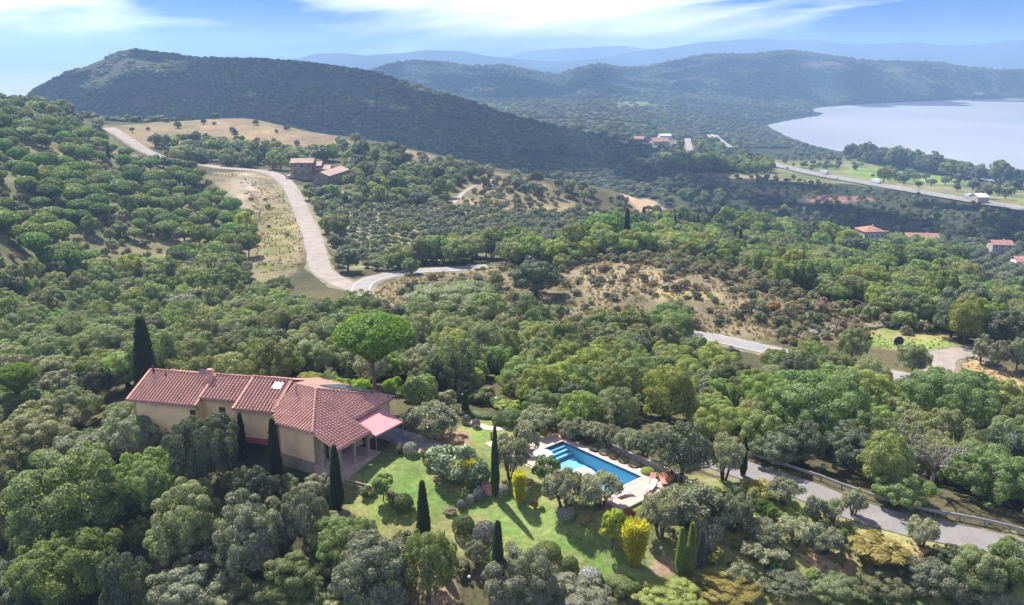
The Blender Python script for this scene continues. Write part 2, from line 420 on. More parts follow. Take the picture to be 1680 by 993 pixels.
# far ridges: skyline in the photograph, distance of the crest, depth of the slope in front, height of its foot
RIDGES = dict(
 A=dict(sky=[(-400,330),(-60,262),(20,215),(48,160),(60,148),(100,127),(160,101),(195,88),(220,83),(250,88),(300,93),(360,98),(430,99),(500,105),(560,113),(610,121),(660,136),(710,152),(760,168),(830,194),(900,219),(1000,260),(1100,297),(1180,330),(1260,370)],
        dist=[(-400,1500),(220,1500),(600,1350),(900,1120),(1100,900),(1260,800)], front=620, foot=-70),
 B=dict(sky=[(300,175),(560,150),(610,118),(640,109),(680,102),(720,104),(770,112),(830,110),(880,121),(915,126),(950,114),(985,107),(1020,113),(1060,112),(1100,104),(1130,97),(1160,92),(1190,91),(1230,92),(1262,87),(1295,85),(1330,89),(1370,95),(1410,101),(1450,103),(1500,104),(1540,106),(1580,113),(1640,118),(1680,117),(1800,120),(2100,124)],
        dist=[(300,3000),(700,3000),(1000,3300),(1300,3700),(1680,3700),(2100,3700)], front=1500, foot=-103),
 D=dict(sky=[(-300,170),(250,130),(420,112),(475,99),(520,88),(560,87),(600,91),(650,88),(700,82),(760,84),(800,92),(840,95),(870,99),(930,101),(990,96),(1040,84),(1090,79),(1150,69),(1200,66),(1250,62),(1290,66),(1330,63),(1370,70),(1400,73),(1450,71),(1500,69),(1540,74),(1580,75),(1620,71),(1660,66),(1700,66),(1900,80),(2200,100)],
        dist=[(-300,6000),(700,6500),(1000,8000),(1250,9400),(2200,9600)], front=1700, foot=-104),
 E=dict(sky=[(-400,175),(400,165),(600,120),(820,98),(860,84),(900,80),(960,78),(1020,74),(1060,80),(1150,84),(1500,98),(2200,110)],
        dist=[(-400,11500),(2200,11500)], front=1500, foot=-104),
)
for r in RIDGES.values():
    s = np.array(r['sky'], float); d = np.array(r['dist'], float)
    R = np.interp(s[:, 0], d[:, 0], d[:, 1]); ry = rays(s[:, 0], s[:, 1])
    az = np.arctan2(ry[:, 0], ry[:, 1]); hor = np.hypot(ry[:, 0], ry[:, 1])
    r['az'] = az; r['R'] = R; r['Z'] = np.maximum(CAM_H + R * ry[:, 2] / hor, r['foot'] + 1)
def ridge(r, x, y, az, R, seed):
    rc = np.interp(az, r['az'], r['R']); zc = np.interp(az, r['az'], r['Z'])
    wig = (fbm(x / (r['front'] * .45), y / (r['front'] * .45), seed, 3) - .5)
    t = (rc - R) / r['front']
    f = np.where(t >= 0, smooth(t) * .55 + np.clip(t, 0, 1.6) * .45, smooth(-t * 1.4))
    gul = 1 - np.abs(2 * fbm(x / (r['front'] * .28), y / (r['front'] * .28), seed + 9, 3) - 1)
    depth = np.clip(t * 2.2, 0, 1)
    h = zc - (zc - r['foot']) * f - depth * (1 - np.clip(t, 0, 1)) * (zc - r['foot']) * (.22 * gul + .25 * wig)
    return h

ROADS = {}
def land(x, y):
    x = np.asarray(x, float); y = np.asarray(y, float); shp = x.shape; x = x.ravel(); y = y.ravel()
    R = np.hypot(x, y); az = np.arctan2(x, y)
    z = near_land(az, np.log(np.clip(R, 12, 1500)))
    far = np.where(az > .12, -99.0 - smooth((R - 1600) / 800) * 3, -97.0)
    far = far + (fbm(x / 260, y / 260, 3, 3) - .5) * 12 * smooth((R - 1200) / 700)
    k = smooth((R - 1050) / 500); z = z * (1 - k) + far * k
    z = z + (fbm(x / 17, y / 17, 21, 3) - .5) * 1.1 * smooth((R - 120) / 120) + (fbm(x / 60, y / 60, 22, 2) - .5) * 3.0 * smooth((R - 330) / 300)
    for i, n in enumerate('ABDE'):
        h = ridge(RIDGES[n], x, y, az, R, 40 + i * 7)
        z = np.where(R > 560, np.maximum(z, h), z)
    far_lake = smooth((R - 4700) / 500) * smooth((az - .20) / .03)
    dh = ridge(RIDGES['D'], x, y, az, R, 54)
    z = np.where((far_lake > 0), np.maximum(z * (1 - far_lake) + (LAKE_Z - 6) * far_lake, np.where(R > 7600, dh, -999)), z)
    wl = smooth((R - 1900) / 500) * smooth((-.28 - az) / .05); z = z * (1 - wl) + (LAKE_Z - 6) * wl  # far left sunk under added water, whose pale reflection stands in for haze
    m = (R > 700) & (R < 3600) & (az > .15)
    if m.any():
        xi, yi = x[m], y[m]; ins = in_poly(xi, yi, LAKE_POLY); d = dist_line(xi, yi, LAKE_POLY, True)
        zz = z[m]
        zz = np.where(ins, LAKE_Z - 0.3 - np.minimum(d * .05, 5), LAKE_Z + .3 + np.minimum(d * .02, 2.0) * (1 - smooth(d / 420)) + np.maximum(zz - LAKE_Z - .3, .5) * smooth(d / 420))
        z[m] = zz
    return z.reshape(shp)

AZ = np.concatenate([np.radians(np.linspace(-62, -34.2, 36)), np.radians(np.linspace(-34, 34, 426)), np.radians(np.linspace(34.2, 62, 36))])
LR = np.concatenate([np.log(18) + np.arange(0, 455) * .0094, [0]])[:-1]
LR = np.concatenate([LR, LR[-1] + .0125 * np.arange(1, 184)])
GA, GL = np.meshgrid(AZ, LR, indexing='ij')
GX, GY = np.sin(GA) * np.exp(GL), np.cos(GA) * np.exp(GL)
GZ = land(GX, GY)
# level pads for the villa, the pool and the drive
POOL_PX = [(922,724),(1054,783),(1002,806),(868,747)]
POOL = at_z(np.array([p[0] for p in POOL_PX]), np.array([p[1] for p in POOL_PX]), 0.0)[:, :2]
pe = POOL[1] - POOL[0]; POOL_ANG = math.atan2(pe[1], pe[0])
ex = np.array([math.cos(POOL_ANG), math.sin(POOL_ANG)]); ey = np.array([-ex[1], ex[0]])   # ex along the long side (down-right), ey up-right
pc = POOL.mean(0)
PL = float((np.linalg.norm(POOL[1] - POOL[0]) + np.linalg.norm(POOL[2] - POOL[3])) / 2); PWD = float((np.linalg.norm(POOL[3] - POOL[0]) + np.linalg.norm(POOL[2] - POOL[1])) / 2)
def pool_uv(x, y): return (x - pc[0]) * ex[0] + (y - pc[1]) * ex[1], (x - pc[0]) * ey[0] + (y - pc[1]) * ey[1]
pu, pv = pool_uv(GX, GY)
dd = np.maximum(np.abs(pu) - PL / 2 - 2.6, np.abs(pv) - PWD / 2 - 2.2)
k = 1 - smooth(dd / 5.0); GZ = GZ * (1 - k) + (-0.08) * k
inner = (np.abs(pu) < PL / 2 + 1.0) & (np.abs(pv) < PWD / 2 + 1.0); GZ = np.where(inner, -3.2, GZ)
vx, vy = GX + 27, GY - 101.5
dv = np.hypot(vx / 1.6, vy) - 8; k = 1 - smooth(dv / 6); GZ = GZ * (1 - k) + np.clip(GZ, -2.0, 0.0) * k
E_LR0, E_LRS = LR[0], LR
def bil(tab, x, y):
    x = np.asarray(x, float); y = np.asarray(y, float)
    a = np.interp(np.arctan2(x, y), AZ, np.arange(len(AZ))); l = np.interp(np.log(np.maximum(np.hypot(x, y), 1)), LR, np.arange(len(LR)))
    i = np.clip(a.astype(int), 0, len(AZ) - 2); j = np.clip(l.astype(int), 0, len(LR) - 2); fa = a - i; fl = l - j
    return (tab[i, j] * (1 - fa) + tab[i + 1, j] * fa) * (1 - fl) + (tab[i, j + 1] * (1 - fa) + tab[i + 1, j + 1] * fa) * fl
def ground(x, y): return bil(GZ, x, y)
TS = np.exp(np.linspace(math.log(30), math.log(9000), 900))
def hit(u, v, h=0.0):
    """first point, walking away from the camera along the sight line of (u,v), that lies h above the ground"""
    u = np.atleast_1d(np.asarray(u, float)); v = np.atleast_1d(np.asarray(v, float)); out = np.zeros((len(u), 3))
    h = np.broadcast_to(np.asarray(h, float), u.shape)
    for i in range(len(u)):
        d = rays(u[i], v[i]); d = d / np.linalg.norm(d)
        P = d * TS[:, None]; gap = P[:, 2] + CAM_H - ground(P[:, 0], P[:, 1]) - h[i]
        b = np.argmax(gap < 0) if (gap < 0).any() else len(TS) - 1
        b = max(b, 1); t0, t1, g0, g1 = TS[b - 1], TS[b], gap[b - 1], gap[b]
        t = t0 + (t1 - t0) * g0 / (g0 - g1 + 1e-9) if g1 < 0 else t1
        out[i] = d * t; out[i, 2] += CAM_H
    return out
def plan(poly, h=0.0, step=40):
    q = dense(poly, step); return hit(q[:, 0], q[:, 1], h)[:, :2]

# ------------------------------------------------------------------ roads: courses first, the ground is cut to them
def course(px, n=6):
    p = hit([a for a, b in px], [b for a, b in px])
    out = []
    for i in range(len(p) - 1):
        p0, p1, p2, p3 = p[max(i - 1, 0)], p[i], p[i + 1], p[min(i + 2, len(p) - 1)]
        for k in range(n):
            t = k / n
            out.append(.5 * (2 * p1 + (p2 - p0) * t + (2 * p0 - 5 * p1 + 4 * p2 - p3) * t * t + (3 * p1 - p0 - 3 * p2 + p3) * t ** 3))
    out.append(p[-1]); return np.array(out)[:, :2]
def resample(P, step):
    d = np.concatenate([[0], np.cumsum(np.linalg.norm(np.diff(P, axis=0), axis=1))])
    s = np.linspace(0, d[-1], max(2, int(d[-1] / step)))
    return np.stack([np.interp(s, d, P[:, 0]), np.interp(s, d, P[:, 1])], -1)
ROAD_DEF = [
 # name, course in the photograph, width, surface, lift, label, category
 ('asphalt_lane', [(1085,716),(1140,738),(1232,775),(1320,806),(1400,836),(1500,864),(1600,884),(1680,897),(1800,922),(1950,960)], 5.0, 'asphalt', .10),
 ('gravel_road', [(590,476),(555,462),(527,442),(518,410),(508,375),(492,340),(478,312),(462,293),(440,283),(410,279),(370,276),(340,272),(300,268),(262,258),(238,247),(215,232),(195,219),(178,209)], 6.2, 'gravel_road', .12),
 ('valley_road', [(800,437),(735,443),(690,445),(640,452),(603,462),(592,476),(600,492),(630,508),(690,522),(760,533),(850,540),(960,545),(1060,547),(1150,552),(1195,561),(1245,572),(1330,590),(1440,612),(1520,630),(1600,655),(1680,682),(1800,720)], 5.4, 'asphalt_pale', .12),
 ('gravel_turnout', [(1525,640),(1535,618),(1540,600),(1550,583),(1600,576),(1650,572)], 6.0, 'gravel_road', .14),
 ('motorway', [(1168,222),(1190,240),(1215,252),(1255,267),(1290,276),(1340,287),(1400,298),(1470,310),(1560,325),(1640,338),(1720,350),(1900,372)], 17, 'motorway_surface', 1.0),
 ('service_road', [(1128,228),(1130,240),(1134,252),(1150,262),(1200,272)], 9, 'gravel_road', .6),
 ('field_track', [(812,288),(808,296),(800,302),(780,304),(760,318),(740,338)], 2.6, 'gravel_road', .15),
]
for n, px, w, m, lift in ROAD_DEF:
    ROADS[n] = (resample(course(px), 1.2 if w < 8 else 8), w)
GZ0 = GZ.copy()
for n, (P, w) in ROADS.items():
    mn, mx = P.min(0) - 40, P.max(0) + 40
    m = (GX > mn[0]) & (GX < mx[0]) & (GY > mn[1]) & (GY < mx[1])
    Q = P[::2 if w < 8 else 1]
    zq = bil(GZ0, Q[:, 0], Q[:, 1]); zq = np.convolve(np.pad(zq, 6, 'edge'), np.ones(13) / 13, 'valid')
    xx, yy = GX[m], GY[m]; best = np.full(xx.shape, 1e9); zr = np.zeros(xx.shape)
    for a, b, za, zb in zip(Q[:-1], Q[1:], zq[:-1], zq[1:]):
        e = b - a; t = np.clip(((xx - a[0]) * e[0] + (yy - a[1]) * e[1]) / (e @ e + 1e-9), 0, 1)
        q = np.hypot(xx - a[0] - t * e[0], yy - a[1] - t * e[1]); n_ = q < best
        best = np.where(n_, q, best); zr = np.where(n_, za + (zb - za) * t, zr)
    bank = 4.0 if w < 8 else 22.0
    k = 1 - smooth((best - w / 2 - .6) / bank)
    GZ[m] = GZ[m] * (1 - k) + zr * k
SURV_DONE = True

# land cover colours, by plot
def C(*a): return np.array(a, float)
cover = np.zeros(GX.shape + (3,)); R_ = np.hypot(GX, GY)
cover[:] = C(.085, .08, .045)                                   # woodland litter
nz = fbm(GX / 23, GY / 23, 5, 4)[..., None]
def paint(mask, col, col2=None, amt=1.0, sc=9.0, seed=77):
    k = smooth((fbm(GX / sc, GY / sc, seed, 3) - .36) / .28)[..., None]
    c = C(*col) if col2 is None else C(*col) * (1 - k) + C(*col2) * k
    a = (mask * amt)[..., None]; cover[:] = cover * (1 - a) + c * a
def soft(poly_px, h=0.0, edge=2.0, dens=40):
    P = plan(poly_px, h, dens); mn, mx = P.min(0) - 3 * edge, P.max(0) + 3 * edge
    m = (GX > mn[0]) & (GX < mx[0]) & (GY > mn[1]) & (GY < mx[1]); out = np.zeros(GX.shape)
    x, y = GX[m], GY[m]
    jx = (fbm(x / (3 * edge), y / (3 * edge), 8, 2) - .5) * 2.4 * edge
    d = dist_line(x, y, P, True); s = np.where(in_poly(x, y, P), 1, -1) * d + jx
    out[m] = smooth(s / edge + .5); return out
paint((R_ > 560) * 1.0, (.034, .046, .028), (.052, .060, .036), sc=55)
paint((R_ > 2000) * 1.0, (.017, .028, .020), (.034, .046, .030), sc=90)  # far slopes: their backlit shade is put into a darker land colour
paint(soft([(-80,190),(100,195),(185,225),(245,262),(335,285),(420,330),(430,400),(415,450),(-80,450)]), (.165,.15,.082), (.10,.112,.052), sc=11)
paint(soft([(170,207),(300,198),(400,195),(470,203),(560,228),(700,255),(745,272),(740,290),(640,262),(560,243),(450,243),(330,243),(235,245)], edge=6), (.225,.17,.11), (.17,.145,.082), sc=30)
paint(soft([(330,285),(420,283),(460,295),(478,320),(490,360),(503,410),(490,445),(445,462),(405,462),(405,420),(410,360),(370,320)], edge=3), (.25,.20,.14), (.20,.17,.10), sc=9)
paint(soft([(425,340),(470,340),(500,410),(485,440),(420,455),(430,400)], edge=4), (.155,.15,.066), (.22,.19,.11), sc=7)
paint(soft([(395,282),(430,284),(425,320),(405,360),(375,330),(380,300)], edge=3), (.33,.28,.22), (.24,.20,.15), sc=6)
paint(soft([(440,300),(560,315),(700,330),(760,335),(900,345),(1000,345),(1080,350),(1000,400),(900,415),(760,420),(600,440),(550,440),(520,380)], edge=5), (.19,.19,.11), (.225,.21,.125), sc=14)
paint(soft([(690,265),(760,270),(860,290),(930,315),(960,360),(940,385),(860,345),(770,338),(730,322),(700,290)], edge=6), (.29,.225,.15), (.22,.19,.10), sc=13)
paint(soft([(1020,325),(1060,328),(1110,345),(1090,358),(1050,348)], edge=5), (.40,.29,.20), (.3,.22,.15))
paint(soft([(600,480),(660,455),(760,440),(860,430),(940,425),(1000,420),(1100,430),(1200,452),(1330,500),(1470,528),(1560,548),(1560,575),(1400,560),(1320,560),(1250,565),(1150,548),(1000,540),(880,535),(760,525),(640,505)], edge=2.5), (.205,.168,.115), (.15,.135,.085), sc=8)
paint(soft([(930,445),(1000,440),(1100,455),(1180,470),(1180,500),(1080,490),(980,485),(930,470)], edge=4), (.235,.188,.135), (.19,.158,.112), sc=6)
paint(soft([(1080,478),(1190,480),(1190,492),(1080,492)], edge=2), (.22,.20,.09), (.28,.23,.13), sc=5)
paint(soft([(1390,548),(1460,540),(1545,550),(1570,565),(1540,575),(1480,572),(1420,570),(1390,560)], edge=1.5), (.14,.20,.055), (.22,.21,.09), sc=5)
paint(soft([(1560,590),(1610,585),(1660,610),(1690,640),(1640,640),(1580,625)], edge=1.5), (.30,.215,.13), (.24,.19,.10), sc=5)
# the garden
paint(soft([(530,790),(560,770),(640,730),(700,715),(770,690),(860,690),(925,700),(1110,775),(1225,790),(1400,850),(1600,905),(1720,935),(1720,1040),(1250,1010),(1150,960),(1050,975),(950,960),(820,930),(740,900),(640,900),(560,850)], edge=1.2, dens=25), (.172,.225,.066), (.225,.225,.10), sc=4.5)
paint(soft([(575,768),(625,745),(690,748),(720,790),(800,808),(840,800),(900,825),(960,852),(1010,890),(1060,925),(1095,945),(1085,968),(1000,945),(930,915),(850,890),(780,850),(700,825),(640,815),(600,795)], edge=1.0, dens=20), (.140,.232,.062), (.180,.238,.08), sc=1.7)
paint(soft([(760,700),(808,700),(806,735),(780,735),(740,720)], edge=.8, dens=15), (.16,.25,.06), (.2,.25,.08), sc=3)
paint(soft([(668,722),(720,706),(775,706),(770,728),(700,735)], edge=.8, dens=15), (.29,.20,.13), (.24,.17,.11), sc=2)
paint(soft([(660,905),(705,895),(740,930),(760,1000),(690,1000)], edge=1.0, dens=15), (.30,.22,.15), (.24,.19,.11), sc=3)
paint(soft([(1060,925),(1100,915),(1110,940),(1080,950)], edge=.6, dens=15), (.34,.25,.18))
paint(soft([(1180,775),(1230,790),(1260,820),(1300,860),(1230,850),(1180,820)], edge=1.2, dens=15), (.15,.22,.05), (.19,.21,.07), sc=4)
paint(soft([(1330,905),(1400,905),(1400,935),(1330,935)], edge=1.2, dens=15), (.30,.23,.15))
paint(soft([(1480,890),(1560,905),(1550,935),(1470,920)], edge=1.2, dens=15), (.30,.25,.13))
# plain by the lake
paint(soft([(1100,268),(1240,262),(1330,262),(1420,255),(1560,290),(1720,318),(1720,350),(1560,322),(1400,302),(1300,300),(1180,300)], edge=12), (.13,.16,.065), (.20,.19,.10), sc=45)
paint(soft([(1385,276),(1450,272),(1560,284),(1590,296),(1540,303),(1430,296),(1385,285)], edge=8), (.17,.255,.055), (.19,.25,.07), sc=40)
paint(soft([(1590,298),(1700,310),(1700,325),(1600,312)], edge=8), (.23,.20,.11), (.18,.22,.07), sc=40)
paint(soft([(1330,322),(1420,320),(1440,328),(1340,332)], edge=8), (.19,.11,.10))
paint(soft([(1110,296),(1180,300),(1330,306),(1330,325),(1200,318),(1110,306)], edge=10), (.22,.21,.11), (.13,.15,.065), sc=30)
paint(soft([(1300,352),(1450,355),(1560,365),(1540,378),(1380,375),(1280,370)], edge=10), (.095,.075,.075), (.06,.07,.05), sc=30)
# clearings and terraces on the big hills
for pl, c1, c2 in [
  ([(90,178),(180,160),(280,160),(360,175),(330,192),(200,195),(120,192)], (.085,.075,.052), (.05,.055,.036)),
  ([(180,148),(260,142),(380,155),(395,163),(300,160),(190,157)], (.075,.068,.046), (.045,.05,.032)),
  ([(230,175),(300,172),(340,182),(290,190),(220,188)], (.11,.092,.066), (.055,.056,.038)),
  ([(600,140),(660,140),(720,160),(690,168),(620,152)], (.085,.095,.045), (.05,.06,.034)),
  ([(700,165),(850,172),(1000,180),(1100,205),(1120,235),(1000,235),(880,212),(760,180)], (.085,.10,.05), (.05,.065,.038)),
  ([(990,168),(1060,166),(1110,175),(1040,182)], (.17,.19,.085), (.09,.11,.05)),
  ([(1300,96),(1400,104),(1410,112),(1330,108)], (.12,.11,.075), (.06,.07,.045)),
  ([(1080,128),(1120,125),(1130,133),(1085,136)], (.13,.13,.08), (.07,.08,.05)),
  ([(1420,112),(1540,110),(1640,122),(1540,140),(1450,130)], (.09,.10,.06), (.05,.06,.042)),
  ([(1540,158),(1620,157),(1700,158),(1700,150),(1560,150)], (.16,.15,.09), (.06,.075,.045)),
  ([(1060,232),(1110,225),(1130,240),(1060,250)], (.17,.16,.11), (.07,.09,.05))]:
    paint(soft(pl, edge=18, dens=30), c1, c2, sc=28)

def terrain_mat():
    m, N, L = nodemat('land')
    out = N.new('ShaderNodeOutputMaterial'); p = N.new('ShaderNodeBsdfPrincipled'); L.new(p.outputs[0], out.inputs[0])
    at = N.new('ShaderNodeAttribute'); at.attribute_name = 'cover'
    n1 = noise(N, L, 1.6, 5, .65); n2 = noise(N, L, .09, 6, .7); n3 = noise(N, L, .012, 6, .75)
    r1 = ramp(N, L, n1.outputs[0], [(.28, (.62, .62, .60)), (.72, (1.32, 1.30, 1.26))])
    r2 = ramp(N, L, n2.outputs[0], [(.3, (.70, .72, .70)), (.7, (1.25, 1.22, 1.2))])
    r3 = ramp(N, L, n3.outputs[0], [(.32, (.55, .6, .58)), (.68, (1.45, 1.4, 1.35))])
    c = mixc(N, L, 1, at.outputs['Color'], r1.outputs[0], 'MULTIPLY')
    c = mixc(N, L, 1, c, r2.outputs[0], 'MULTIPLY'); c = mixc(N, L, 1, c, r3.outputs[0], 'MULTIPLY')
    L.new(c, p.inputs['Base Color']); p.inputs['Roughness'].default_value = 1; p.inputs['Specular IOR Level'].default_value = .1
    b = N.new('ShaderNodeBump'); b.inputs['Strength'].default_value = .7; b.inputs['Distance'].default_value = .18
    L.new(n1.outputs[0], b.inputs['Height'])
    b2 = N.new('ShaderNodeBump'); b2.inputs['Strength'].default_value = .8; b2.inputs['Distance'].default_value = 9
    n4 = noise(N, L, .055, 5, .7); L.new(n4.outputs[0], b2.inputs['Height'])
    cd = N.new('ShaderNodeNewGeometry'); ln = N.new('ShaderNodeVectorMath'); ln.operation = 'LENGTH'; L.new(cd.outputs['Position'], ln.inputs[0])
    mr = N.new('ShaderNodeMapRange'); mr.inputs['From Min'].default_value = 600; mr.inputs['From Max'].default_value = 1500; mr.inputs['To Max'].default_value = .8
    L.new(ln.outputs['Value'], mr.inputs[0]); L.new(mr.outputs[0], b2.inputs['Strength'])
    L.new(b.outputs[0], b2.inputs['Normal']); L.new(b2.outputs[0], p.inputs['Normal'])
    return m
def build_terrain():
    na, nl = GX.shape
    v = np.stack([GX, GY, GZ], -1).reshape(-1, 3)
    i = (np.arange(na - 1)[:, None] * nl + np.arange(nl - 1)).ravel()
    q = np.stack([i, i + 1, i + nl + 1, i + nl], -1)[:, ::1]
    me = mesh_np('terrain', v, q[:, ::-1] if True else q, terrain_mat(), smooth=True)
    a = me.attributes.new('cover', 'FLOAT_COLOR', 'POINT')
    a.data.foreach_set('color', np.concatenate([cover.reshape(-1, 3), np.ones((na * nl, 1))], 1).astype(np.float32).ravel())
    me.update()
    o = link(bpy.data.objects.new('terrain', me)); tag(o, 'wooded hills and fields sloping down to the lake', kind='structure')
build_terrain()

def strip(name, P, w, mat, lift, label, cols=5, ragged=.16):
    t = np.gradient(P, axis=0); t /= np.linalg.norm(t, axis=1)[:, None] + 1e-9
    nrm = np.stack([-t[:, 1], t[:, 0]], -1); off = np.linspace(-.5, .5, cols) * w
    wob = 1 + (fbm(P[:, 0] / 4, P[:, 1] / 4, 31, 2) - .5) * ragged; wo2 = 1 + (fbm(P[:, 0] / 2.3, P[:, 1] / 2.3, 37, 3) - .5) * ragged * 1.3
    X = P[:, None, :] + nrm[:, None, :] * (off[None, :, None] * np.where(off[None, :, None] > 0, wob[:, None, None], wo2[:, None, None]))
    Z = ground(X[..., 0], X[..., 1]) + lift - np.abs(off) * .012
    v = np.concatenate([X, Z[..., None]], -1).reshape(-1, 3); n = len(P)
    i = (np.arange(n - 1)[:, None] * cols + np.arange(cols - 1)).ravel()
    q = np.stack([i, i + 1, i + cols + 1, i + cols], -1)
    me = mesh_np(name, v, q, MATS[mat], smooth=True)
    o = link(bpy.data.objects.new(name, me)); tag(o, label, kind='structure'); return o
RL = dict(asphalt_lane='narrow asphalt lane running past the pool to the lower edge', gravel_road='pale gravel road climbing past the stone farmhouse',
          valley_road='pale asphalt road winding through the woods in the dip', gravel_turnout='gravel turnout branching off beside the boulders',
          motorway='dual carriageway crossing the plain towards the lake', service_road='pale service road beside the village', field_track='thin dirt track on the scrubby slope')
for n, px, w, m, lift in ROAD_DEF:
    if w < 8 and n != 'field_track': strip('road_verge', ROADS[n][0], w + 2.6, 'verge_dirt', lift - .07, 'uneven dirt verge along the ' + n.replace('_', ' '), 7, .5)
    strip(n, ROADS[n][0], w, m, lift, RL[n])
def edge_lines():
    P, w = ROADS['valley_road']
    t = np.gradient(P, axis=0); t /= np.linalg.norm(t, axis=1)[:, None]; nrm = np.stack([-t[:, 1], t[:, 0]], -1)
    for s in (-1, 1):
        strip('edge_line', P + nrm * s * (w / 2 - .35), .13, 'white_paint', .128, 'white edge line of the valley road', 2)
    P, w = ROADS['motorway']
    t = np.gradient(P, axis=0); t /= np.linalg.norm(t, axis=1)[:, None]; nrm = np.stack([-t[:, 1], t[:, 0]], -1)
    for s in (-8.0, -1.4, 1.4, 8.0):
        strip('carriageway_line', P + nrm * s, .5, 'white_paint', 1.06, 'white line along the carriageway', 2)
    strip('median_strip', P, 1.8, 'concrete', 1.35, 'concrete barrier strip between the carriageways', 2)
edge_lines()

def lake():
    m, N, L = nodemat('lake_water')
    out = N.new('ShaderNodeOutputMaterial'); p = N.new('ShaderNodeBsdfPrincipled'); L.new(p.outputs[0], out.inputs[0])
    p.inputs['Base Color'].default_value = (.18, .24, .28, 1); p.inputs['Roughness'].default_value = .32; p.inputs['IOR'].default_value = 1.33
    n = noise(N, L, .010, 5, .6); b = N.new('ShaderNodeBump'); b.inputs['Strength'].default_value = .15; b.inputs['Distance'].default_value = 2.0
    L.new(n.outputs[0], b.inputs['Height']); L.new(b.outputs[0], p.inputs['Normal'])
    n2 = noise(N, L, .0016, 5, .6)
    r = ramp(N, L, n2.outputs[0], [(.35, (.23, .245, .24)), (.65, (.33, .345, .335))]); L.new(r.outputs[0], p.inputs['Base Color'])
    mb = MB(); mb.poly([(-10800, 700, LAKE_Z), (10800, 700, LAKE_Z), (10800, 12300, LAKE_Z), (-10800, 12300, LAKE_Z)])
    tag(mb.build('lake', m), 'calm pale lake between the plain and the far hills', kind='structure')
lake()
# ------------------------------------------------------------------ plants: shapes
def unit(v): return v / (np.linalg.norm(v, axis=-1, keepdims=True) + 1e-9)
def leaves(c, n, size, aspect, rng, bend=.25):
    """diamond leaves (or leaf sprays) at c facing n"""
    k = len(c); n = unit(n); r = unit(rng.normal(size=(k, 3))); t = unit(np.cross(n, r)); b = np.cross(n, t)
    s = (size * rng.uniform(.65, 1.35, k))[:, None]
    v = np.stack([c - t * s * aspect, c - b * s * .62 + n * s * bend * .4, c + t * s * aspect + n * s * bend, c + b * s * .62 - n * s * bend * .3], 1).reshape(-1, 3)
    return v, np.arange(k * 4).reshape(-1, 4)
def upright(c, n, length, width, rng):
    k = len(c); d = unit(n); side = unit(np.cross(d, rng.normal(size=(k, 3))))
    L_ = (length * rng.uniform(.6, 1.4, k))[:, None]; w = (width * rng.uniform(.7, 1.3, k))[:, None]
    v = np.stack([c - side * w * .5, c + side * w * .5, c + d * L_ + side * w * .25, c + d * L_ - side * w * .25], 1).reshape(-1, 3)
    return v, np.arange(k * 4).reshape(-1, 4)
def lobed(rng, b, nl, nleaf, lobe=(.30, .46), low=-.45, fill=.12, tight=.34):
    """leaf positions on uneven clumps that together make a crown of radius 1 and half height b"""
    d = unit(rng.normal(size=(nl * 4, 3))); d = d[d[:, 2] > low][:nl]; nl = len(d)
    swell = 1 + .13 * np.sin(d[:, 0] * 3.1 + rng.uniform(0, 6)) * np.cos(d[:, 1] * 2.7 + rng.uniform(0, 6)) + .08 * np.sin(d[:, 2] * 6 + rng.uniform(0, 6))
    rl = rng.uniform(*lobe, nl); rad = (1 - rl) * rng.uniform(.70, 1.10, nl) * swell
    lc = d * rad[:, None] * [1, 1, b]
    w = rl ** 2; w /= w.sum(); which = rng.choice(nl, nleaf, p=w)
    dd = unit(rng.normal(size=(nleaf, 3)) * .9 + unit(lc[which]) * .8 + [0, 0, .35]); rr = rl[which] * (1 - np.abs(rng.normal(0, .13, nleaf)))
    c = lc[which] + dd * rr[:, None] * [1, 1, .85]
    nf = int(nleaf * fill)
    c[:nf] = unit(rng.normal(size=(nf, 3))) * (rng.uniform(.1, .6, nf) ** .5)[:, None] * [1, 1, b]
    return c, unit(dd + rng.normal(size=(nleaf, 3)) * tight), lc
def limbs(mb, base, lc, rng, r0, zc, n=7, sides=6):
    z0 = zc * .55
    mb.tube([(0, 0, -.3), (0, 0, 0), (.02, .01, z0 * .6), (0.03, .02, z0)], [r0 * 1.5, r0 * 1.15, r0 * .9, r0 * .8], sides)
    for p in lc[rng.permutation(len(lc))[:n]]:
        e = np.array(p) * .8 + [0, 0, zc]; m = e * .5 + np.array([0, 0, z0]) * .5 + rng.normal(0, .06, 3)
        mb.tube([(0.02, .01, z0 * .9), tuple(m), tuple(e)], [r0 * .62, r0 * .36, r0 * .12], 5)
PROTO = {}
class Proto: pass
def proto(kind, name, cv, cf, tmb, b, zc, leaf, bark, smooth_=False):
    p = Proto(); p.name = name; p.b = b; p.zc = zc; p.kind = kind
    p.crown = mesh_np(name + '_crown', cv, cf, MATS[leaf])
    p.trunk = tmb.mesh(name + '_trunk', MATS[bark], True) if tmb is not None else None
    if p.trunk is not None:
        me = p.trunk; tv = np.zeros(len(me.vertices) * 3); me.vertices.foreach_get('co', tv)
        tq = [tuple(f.vertices) for f in me.polygons if len(f.vertices) == 4]
        allv = np.concatenate([cv, tv.reshape(-1, 3)]); allf = np.concatenate([cf, np.array(tq) + len(cv)])
        p.whole = mesh_np(name, allv, allf, [MATS[leaf], MATS[bark]], np.concatenate([np.zeros(len(cf)), np.ones(len(tq))]))
    else: p.whole = p.crown
    PROTO.setdefault(kind, []).append(p); return p
